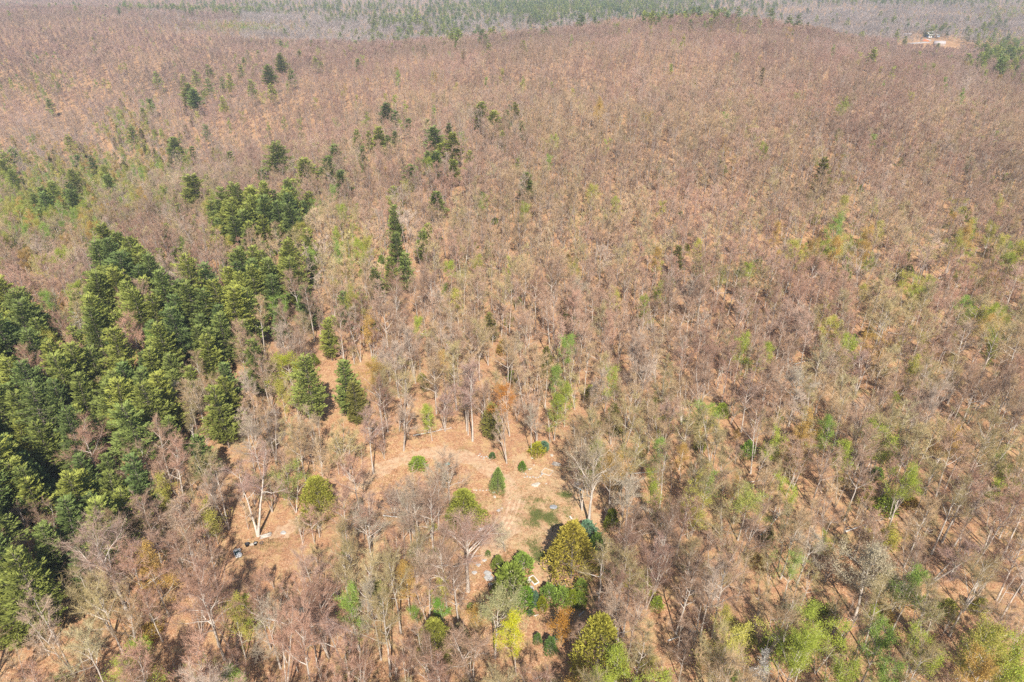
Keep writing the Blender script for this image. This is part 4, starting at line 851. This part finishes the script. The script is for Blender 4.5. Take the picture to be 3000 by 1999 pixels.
def frame_bed(crop, zx, zy, L, Wd, rz, label, hgt=.3, fill=M_SOIL):
    e = empty('garden_bed', crop, zx, zy, rz, label, 'garden bed')
    for c, sz in (((0, Wd/2, hgt/2 - .1), (L, .12, hgt + .2)), ((0, -Wd/2, hgt/2 - .1), (L, .12, hgt + .2)), ((L/2 - .06, 0, hgt/2 - .1), (.12, Wd - .13, hgt + .19)), ((-L/2 + .06, 0, hgt/2 - .1), (.12, Wd - .13, hgt + .19))):
        b = MB(); b.box(c, sz); b.build('side_board', M_WHITEP if fill is M_SOIL else M_PLANK, e, bevel=.01)
    if fill is not None:
        b = MB(); n = 14; g = np.linspace(-.5, .5, n); X_, Y_ = np.meshgrid(g * (L - .25), g * (Wd - .13)); r = np.random.default_rng(4)
        Z_ = hgt * .55 + r.normal(0, .035, X_.shape); i = np.arange(n - 1)[:, None] * n + np.arange(n - 1)[None]
        b.add(np.stack([X_.ravel(), Y_.ravel(), Z_.ravel()], 1), np.stack([i, i + 1, i + n + 1, i + n], -1).reshape(-1, 4)); b.build('soil', fill, e)
        b = MB(); r = np.random.default_rng(5); p = np.stack([r.uniform(-L/2 + .2, L/2 - .2, 240), r.uniform(-Wd/2 + .15, Wd/2 - .15, 240), np.full(240, hgt * .5)], 1)
        b.tris(sliver(p, unit(r.normal(0, .4, (240, 3)) + np.array([0, 0, 1])), r.uniform(.08, .25, 240), np.full(240, .05), r)); o = b.build('seedlings', M_LEAF, e); o['tint'] = [.30, .28, .06]
    return e
frame_bed(cg, 952, 705, 2.1, 1.05, 2.15 + 3.14159, 'raised garden bed with a white rectangular frame and yellowish soil')
frame_bed(cc, 1425, 487, 2.3, 1.9, -.55, 'square timber bed frame lying on the leaves', .16, None)
def plank(mb, p, q, w_=.2, h=.06):
    p = np.array(p, float); q = np.array(q, float); d = q - p; L = np.linalg.norm(d); b = MB(); b.box((0, 0, 0), (L, w_, h)); V = rot(b.V(), 0, -math.asin(d[2] / L), math.atan2(d[1], d[0])) + (p + q) / 2; mb.add(V, b.q[0])
def boards(name, crop, zx, zy, rz, label, cat, n, L, spread, m=M_PLANK, seed=1, part='board'):
    e = empty(name, crop, zx, zy, rz, label, cat); r = random.Random(seed)
    for i in range(n):
        o = (i - n / 2) * spread; b = MB(); a = r.uniform(-.12, .12); l = L * r.uniform(.75, 1.05); k = r.uniform(-.2, .2)
        plank(b, (-l/2 + k, o - a, .08 + .035 * (i % 3)), (l/2 + k, o + a, .10 + .05 * (i % 3) + r.uniform(0, .05)), r.uniform(.16, .26), .05); b.build(part, m, e)
    return e
boards('board_pile', ct, 1200, 660, .45, 'pile of pale weathered boards above the tyre ring', 'board pile', 7, 2.5, .16, seed=3)
boards('board_stack', cc, 1550, 378, -.32, 'stack of white slatted boards in the top right of the clearing', 'board stack', 6, 2.1, .2, M_PLANK, 4)
boards('board_pile', cc, 590, 1245, .55, 'loose pale plank and scraps right of the cone-shaped cedar', 'board pile', 3, 1.9, .3, seed=8)
# bench-like pair of pale boards
e = empty('board_rack', cg, 1385, 805, .35, 'two long pale boards joined by a short one beside the bushes', 'timber frame')
for p, q in (((-1.1, .38, .2), (1.1, .48, .25)), ((-.6, -.5, .2), (1.25, -.32, .25)), ((-1.15, .5, .18), (-.9, -.65, .18))): b = MB(); plank(b, p, q, .17, .12); b.build('board', M_PLANK, e)
def log(crop, x1, y1, x2, y2, rad, label, m=M_WHITE, kn=3):
    a = at(crop, x1, y1); c = at(crop, x2, y2); n = 9; t = np.linspace(0, 1, n)[:, None]; r = np.random.default_rng(int(x1)); P_ = np.array(a[:3]) * (1 - t) + np.array(c[:3]) * t + r.normal(0, .05, (n, 3)); P_[:, 2] = terr(P_[:, 0], P_[:, 1]) + rad * .8
    o0 = P_[0].copy(); b = MB(); b.tube(P_ - o0, rad * (1 - .5 * t[:, 0]), 7)
    for i in range(kn): q = P_[2 + 2 * i] - o0; d = unit(r.normal(0, 1, 3) + np.array([0, 0, .8])); b.tube(np.array([q, q + d * .5]), np.array([rad * .4, .01]), 4)
    # closed ends
    for sgn, p_, rr in ((0, P_[0] - o0, rad), (1, P_[-1] - o0, rad * .5)): b.tube(np.array([p_, p_ + (P_[1] - P_[0] if sgn == 0 else P_[-2] - P_[-1]) * .02]), np.array([.005, rr * .98]), 7)
    o = b.build('fallen_log', m, None, True); o.location = o0; tag(o, label, 'log'); return o
log(cg, 1935, 350, 2160, 357, .16, 'pale fallen log lying level right of the golden cedar'); log(cg, 2020, 940, 2110, 890, .12, 'bleached log end showing below the level log')
log(cg, 1720, 1310, 1810, 1225, .12, 'leaning pale log above the golden bottom cedar'); log(cg, 1595, 1290, 1640, 1170, .10, 'short split log right of the orange bush', kn=2)
log(cc, 1740, 1110, 1780, 1150, .22, 'short thick log at the right side of the clearing', M_WHITE, 1); log(cg, 960, 1310, 1030, 1290, .1, 'short pale log below the tiny round bush', kn=1)
log(c7, 1140, 800, 1290, 722, .13, 'curved bleached branch lying among the lower left trees', M_WHITE, 3)
# tubs, tyre, box
def lathe(mb, prof, n=24):
    th = np.arange(n) * 2 * np.pi / n; V = np.array([[(r_ * math.cos(a), r_ * math.sin(a), z_) for a in th] for r_, z_ in prof]).reshape(-1, 3); k = len(prof)
    i = np.arange(k - 1)[:, None] * n; j = np.arange(n)[None]; j2 = (j + 1) % n; mb.add(V, np.stack([i + j, i + j2, i + n + j2, i + n + j], -1).reshape(-1, 4))
def tub(zx, zy, R_m, hgt, label, m, inner):
    e = empty('tub', ct, zx, zy, .3, label, 'tub'); b = MB(); lathe(b, [(.01, 0), (R_m * .85, 0), (R_m, hgt), (R_m * 1.06, hgt), (R_m * 1.06, hgt + .03), (R_m * .93, hgt + .03), (R_m * .8, .12), (.01, .12)]); b.build('shell', m, e, True)
    b = MB(); lathe(b, [(.01, hgt * .62), (R_m * .88, hgt * .6)]); b.build('filling', inner, e)
tub(703, 935, .42, .62, 'open black tub nearest the white box', M_RUBBER, plain('dark_water', (.05, .05, .06), .3, .2)); tub(932, 900, .36, .5, 'small black tub filled with grey soil between stone and tyre', M_RUBBER, M_ROCK)
e = empty('tyre', ct, 1092, 862, 0, 'old brown tyre ring lying flat on the leaves', 'tyre'); b = MB(); lathe(b, [(.22, .04), (.30, 0), (.38, .03), (.40, .1), (.38, .17), (.30, .2), (.22, .16), (.20, .1), (.22, .04)], 28); b.build('tread', plain('weathered_rubber', (.10, .075, .065), .8, .3), e, True)
e = empty('white_box', ct, 455, 1195, .62, 'square-framed white box with dark glass holding a rounded white tub', 'white box', .05)
for c, sz in (((-.62, 0, .42), (.08, 1.25, .9)), ((0, .66, .42), (1.32, .08, .9))): b = MB(); b.box(c, sz); b.build('side_wall', M_WHITEP, e, bevel=.015)
b = MB(); b.box((0, -.02, .03), (1.15, 1.25, .06)); b.build('floor_panel', M_WHITEP, e)
b = MB(); b.box((-.1, .28, .52), (.9, .66, .05), 0, 0, (.25, 0)); b.build('glass_panel', M_TEAL, e)
b = MB(); b.tube(np.array([(-.66, -.62, .9), (-.66, .7, .9), (.64, .7, .9), (.66, .2, .86)]), .055, 6); b.build('rim', M_WHITEP, e)
b = MB(); lathe(b, [(.48, .05), (.52, .2), (.52, .4), (.46, .52), (.3, .6), (.01, .62)], 20); V = b.V() * np.array([1.1, 1.25, 1]) + np.array([.12, -.38, 0]); b2 = MB(); b2.add(V, b.q[0]); b2.build('tub', M_WHITEP, e, True)
e = empty('wire_crate', ct, 385, 1095, .6, 'small grey open crate leaning behind the white box', 'crate'); 
for c, sz in (((0, .3, .2), (.8, .05, .4)), ((0, -.3, .2), (.8, .05, .4)), ((.38, 0, .2), (.05, .55, .4)), ((-.38, 0, .2), (.05, .55, .4)), ((0, 0, .03), (.72, .54, .04))): b = MB(); b.box(c, sz); b.build('panel', M_ROCK, e)
# posts, tarps, scraps
for zx, zy, lb in ((1497, 1305, 'dark wooden post at the upper left of the golden cedar'), (1640, 1290, 'dark wooden post touching the top of the golden cedar')):
    x, y, z, s = at(cc, zx, zy); b = MB(); b.tube(np.array([(0, 0, -.2), (.03, 0, 1.0), (.05, .02, 1.75)]), np.array([.10, .09, .08]), 7); b.tube(np.array([(.05, .02, 1.75), (.05, .02, 1.76)]), np.array([.08, .01]), 7); o = b.build('post', M_DARKW); o.location = (x, y, z); tag(o, lb, 'post')
def tarp(crop, zx, zy, w_, h, label, m, rz=.3, name='tarp', hump=.25):
    x, y, z, s = at(crop, zx, zy); n = 18; g = np.linspace(-.5, .5, n); X_, Y_ = np.meshgrid(g, g); r = np.random.default_rng(int(zx)); Z_ = hump * np.exp(-(X_ ** 2 + Y_ ** 2) * 7) * (1 + .5 * np.sin(X_ * 17 + Y_ * 9)) + .05 + r.normal(0, .012, X_.shape)
    X2, Y2 = X_ * w_ * (1 + .1 * np.sin(Y_ * 9)), Y_ * h * (1 + .12 * np.sin(X_ * 11)); i = np.arange(n - 1)[:, None] * n + np.arange(n - 1)[None]; c, s_ = math.cos(rz), math.sin(rz)
    wx, wy = x + X2 * c - Y2 * s_, y + X2 * s_ + Y2 * c; wz = terr(wx, wy) + Z_; top = np.stack([wx - x, wy - y, wz - z], -1).reshape(-1, 3)
    b = MB(); b.add(top, np.stack([i, i + 1, i + n + 1, i + n], -1).reshape(-1, 4)); o = b.build(name, m, None, True); o.location = (x, y, z); so_ = o.modifiers.new('cloth', 'SOLIDIFY'); so_.thickness = .015; tag(o, label, name.replace('_', ' ')); return o
tarp(c7, 2095, 1070, 1.8, 1.4, 'teal tarp lying under bare trees at lower left of centre', M_TARP); tarp(cc, 40, 380, 1.6, 1.1, 'faded teal sheet half hidden behind the bare trees by the track', M_TARP, .6)
tarp(cc, 1845, 650, 1.7, 1.1, 'pale grey-green sheet at the foot of the right-hand bare trees', plain('pale_sheet', (.45, .52, .5), .6, .15), .1); tarp(cc, 505, 1285, 1.1, .8, 'pale blue sheet among scraps beside the cone-shaped cedar', plain('blue_sheet', (.55, .68, .78), .6, .1), .4, hump=.35)
x, y, z, s = at(cc, 1887, 742); b = MB(); lathe(b, [(.01, 0), (.16, 0), (.2, .34), (.21, .36), (.19, .36), (.15, .04), (.01, .04)], 16); o = b.build('bucket', M_BLUE, None, True); o.location = (x, y, z); tag(o, 'small bright blue bucket under the trees right of the clearing', 'bucket')
e = empty('scrap_barrel', cc, 570, 1225, .2, 'rusty brown drum standing right of the cone-shaped cedar', 'drum'); b = MB(); lathe(b, [(.01, 0), (.28, 0), (.29, .3), (.27, .32), (.29, .34), (.29, .85), (.27, .88), (.25, .84), (.24, .1), (.01, .1)], 18); b.build('shell', M_RUST, e, True)
M_RUT = litter_material('rut_earth', LIT, (.72, .56, .40))
for k, (o_, lb) in enumerate(((0, 'pale wheel rut nearest the cone-shaped cedar'), (14, 'pale wheel rut in the middle of the track'), (27, 'pale wheel rut nearest the grass patch'))):
    strip('wheel_rut', [(1500 + o_, 1452), (1492 + o_, 1480), (1480 + o_, 1515), (1462 + o_, 1550), (1445 + o_, 1580)], .55, M_RUT, lb, .13, .5, cat='track')
# ------------------------------------------------------------------ grass in the clearing
b = MB(); r = np.random.default_rng(1); p = r.normal(0, .16, (26, 3)) * np.array([1, 1, 0]); b.tris(sliver(p, unit(r.normal(0, .5, (26, 3)) + np.array([0, 0, .9])), r.uniform(.1, .28, 26), np.full(26, .035), r)); LIB['tuft'] = [joined('grass_tuft', [(b, M_LEAF)])]; NOM['tuft'] = [1]; NEAR['tuft'] = 9e9
G = []; r = np.random.default_rng(12)
for cx, cy, rx, ry, n in [(1590, 1520, 58, 21, 1300), (1570, 1500, 80, 24, 500), (1540, 1462, 14, 9, 160), (1580, 1472, 12, 9, 170), (1655, 1450, 20, 8, 260), (1560, 1610, 34, 34, 500), (1588, 1632, 24, 12, 420), (1620, 1650, 30, 30, 250), (1490, 1450, 60, 50, 160), (1650, 1480, 50, 40, 220), (1300, 1560, 60, 60, 120)]:
    c = np.array(hit(cx, cy)[:2]); a = abs(hit(cx + rx, cy)[0] - c[0]); d = abs(hit(cx, cy - ry)[1] - c[1]); q = r.normal(0, .5, (n, 2)) * np.array([a, d]) * 1.15 + c; q = q[(np.sin(q[:, 0] * 1.6) + np.sin(q[:, 1] * 1.2 + q[:, 0]) + r.normal(0, .6, n)) > -.35]
    for x, y in q: G.append(dict(x=x, y=y, z=float(terr(x, y)) + .05, h=r.uniform(.7, 1.5), d=100, tint=tuple(np.array((.24, .27, .09)) * r.uniform(.75, 1.35))))
for cx, cy, rx, ry, n in [(1540, 1480, 110, 120, 1500), (1450, 1620, 80, 90, 700), (1640, 1600, 60, 90, 400), (1180, 1420, 120, 60, 400), (790, 1590, 70, 30, 300)]:
    c = np.array(hit(cx, cy)[:2]); a = abs(hit(cx + rx, cy)[0] - c[0]); d = abs(hit(cx, cy - ry)[1] - c[1]); q = r.normal(0, .6, (n, 2)) * np.array([a, d]) + c
    for x, y in q: G.append(dict(x=x, y=y, z=float(terr(x, y)) + .03, h=r.uniform(.5, 1.3), d=100, tint=tuple(np.array([(.42, .30, .16), (.30, .17, .09), (.30, .28, .10)][r.integers(0, 3)]) * r.uniform(.6, 1.2))))
stuff('grass', G, ['tuft'], 'thin patches of green grass among the fallen leaves of the clearing', 'grass')
# ------------------------------------------------------------------ the homestead on the far side of the hill
def gable(name, x, y, rz, L, D, wall, rise, mw, mr, label, over=.5):
    z = float(min(terr(x + a, y + c) for a in (-L/2, L/2) for c in (-D/2, D/2))); e = bpy.data.objects.new(name, None); link(e); e.location = (x, y, z); e.rotation_euler = (0, 0, rz); tag(e, label, 'house' if 'house' in name else 'shed')
    b = MB(); h, l = D / 2, L / 2; V = np.array([(sx * l, sy * h, zz) for sx in (-1, 1) for sy in (-1, 1) for zz in (-1, wall)] + [(-l, 0, wall + rise), (l, 0, wall + rise)])
    b.add(V, [(0, 1, 5, 4), (2, 6, 7, 3), (0, 2, 3, 1), (4, 5, 7, 6)], [(1, 3, 8), (5, 9, 7)]); b.build('wall', mw, e)
    t = .18; ln = math.hypot(h + over, rise * (h + over) / h); an = math.atan2(rise, h)
    for sg in (-1, 1):
        r_ = MB(); r_.box((0, 0, 0), (L + 2 * over, ln, t)); V = rot(r_.V(), -sg * an, 0, 0) + np.array([0, sg * (h + over) / 2, wall + rise - rise * (h + over) / h / 2 + t * .7]); q = MB(); q.add(V, r_.q[0]); q.build('roof', mr, e)
    return e, an
def panel(e, name, c, size, m, tilt=0.): 
    b = MB(); b.box((0, 0, 0), size); V = rot(b.V(), tilt, 0, 0) + np.array(c); q = MB(); q.add(V, b.q[0]); return q.build(name, m, e)
M_WIN = plain('window_glass', (.03, .04, .06), .1, .1, 2, .5); M_SOLAR = plain('solar_cells', (.015, .025, .07), .15, .1, 2, .6); M_SHADEW = plain('blue_siding_and_shade', (.20, .30, .45), .7, .1); M_SHINGLE = plain('pale_shingles', (.42, .36, .345), .85, .15, .8)  # the blue siding colour also serves as painted shade on the house gable
x, y, z, s = at(ch, 738, 300); e, an = gable('house', x, y + 4, .30, 12.5, 9.5, 4.6, 4.2, M_WHITEP, plain('white_metal_roof', (.82, .82, .80), .5, .05), 'white two-storey house with solar panels on its white roof')
hh = 9.5 / 2
panel(e, 'solar_panel', (-.5, -hh * .52, 4.6 + 4.2 * .48 + .42), (8.2, 3.0, .12), M_SOLAR, an)
for wx in (-3.4, -1.9, 2.6): panel(e, 'window', (wx, -hh - .03, 2.6), (1.0, .1, 1.3), M_WIN)
panel(e, 'window', (-6.28, -.5, 3.0), (.1, 1.2, 1.5), M_WIN); panel(e, 'door', (.6, -hh - .03, 1.0), (1.0, .1, 2.0), M_SHADEW)
panel(e, 'gable_shade', (-6.30, 0, 2.2), (.06, 9.3, 4.5), M_SHADEW)  # shade of the white left gable end, painted as a thin blue sheet
x, y, z, s = at(ch, 880, 292); e, an = gable('garden_shed', x, y + 3, -.5, 5.2, 4.5, 2.6, 2.0, M_SHADEW, M_WHITEP, 'small blue shed with a white roof beside the white house', .3); panel(e, 'door', (0, -2.28, 1.0), (1.2, .08, 2.0), M_WHITEP)
x, y, z, s = at(ch, 905, 432); e, an = gable('long_shed', x, y + 3, -.34, 14.5, 9, 3.0, 3.4, plain('tan_siding', (.45, .36, .30), .8, .1), M_SHINGLE, 'long shed with a pale pinkish shingle roof'); panel(e, 'door', (7.28, -1, 1.3), (.08, 2.6, 2.6), M_WHITEP); panel(e, 'window', (-3, -4.53, 1.6), (1.2, .08, 1.0), M_WIN)
x, y, z, s = at(ch, 350, 262); e, an = gable('low_barn', x, y + 3, .05, 13, 7, 2.4, 1.6, plain('grey_siding', (.35, .32, .30), .85, .1), M_SHINGLE, 'low grey barn left of the white house, half hidden by trees'); panel(e, 'door', (2, -3.53, 1.1), (2.4, .08, 2.2), M_DARKW)
tarp(ch, 660, 350, 8, 10, 'bright orange cover on the lawn below the white house', M_ORANGE, .6, 'cover', 1.2)
M_LAWN, t_, b_ = mat('lawn_green', .9); b_.inputs['Base Color'].default_value = (.10, .20, .05, 1); t_.links.new(ramp(t_, noise(t_, .2, 4, .7, node(t_, 'ShaderNodeNewGeometry').outputs['Position']), [(.35, (.08, .17, .04)), (.7, (.17, .24, .07))]), b_.inputs['Base Color'])
strip('lawn', [ch(690, 315), ch(760, 312), ch(870, 312)], 34, M_LAWN, 'green lawn in front of the white house', .12, .12, cat='lawn')
strip('gravel_drive', [ch(230, 412), ch(400, 398), ch(560, 385), ch(700, 380), ch(800, 375)], 9, M_GRAVEL, 'pale gravel drive leading past the sheds', .22, .08, cat='drive')
strip('gravel_lane', [ch(640, 312), ch(700, 335), ch(780, 372)], 6, M_GRAVEL, 'grey lane from the drive to the white house', .34, .08, cat='drive')
strip('field', [(640, 74), (700, 80), (770, 82), (840, 74)], 60, M_LAWN, 'bright green field in a gap of the far forest', .15, .2, cat='field')
M_POND, t_, b_ = mat('pond_water', .08); b_.inputs['Base Color'].default_value = (.04, .09, .16, 1); b_.inputs['Specular IOR Level'].default_value = .5
strip('pond', [(736, 75), (744, 75.5), (752, 76)], 9, M_POND, 'tiny blue pond beside the green field', .5, .05, cat='water')

print('TREES', len(TREES), 'single', len(single), {k: (sum(t['kind'] == k for t in single), sum(t['kind'] == k for t in rest)) for k in LIMIT})

# ------------------------------------------------------------------ the air
b = MB(); b.box((0, 6500, 22), (18200, 19200, 180)); hz = b.build('haze', None); hm = bpy.data.materials.new('air'); hm.use_nodes = True; t = hm.node_tree; t.nodes.remove(t.nodes['Principled BSDF'])
pv = t.nodes.new('ShaderNodeVolumePrincipled'); pv.inputs['Color'].default_value = (.72, .84, 1, 1); pv.inputs['Density'].default_value = .00013; t.links.new(pv.outputs[0], t.nodes['Material Output'].inputs['Volume'])
hz.data.materials.clear(); hz.data.materials.append(hm); tag(hz, 'thin bluish haze over the far hills', 'haze', kind='stuff')
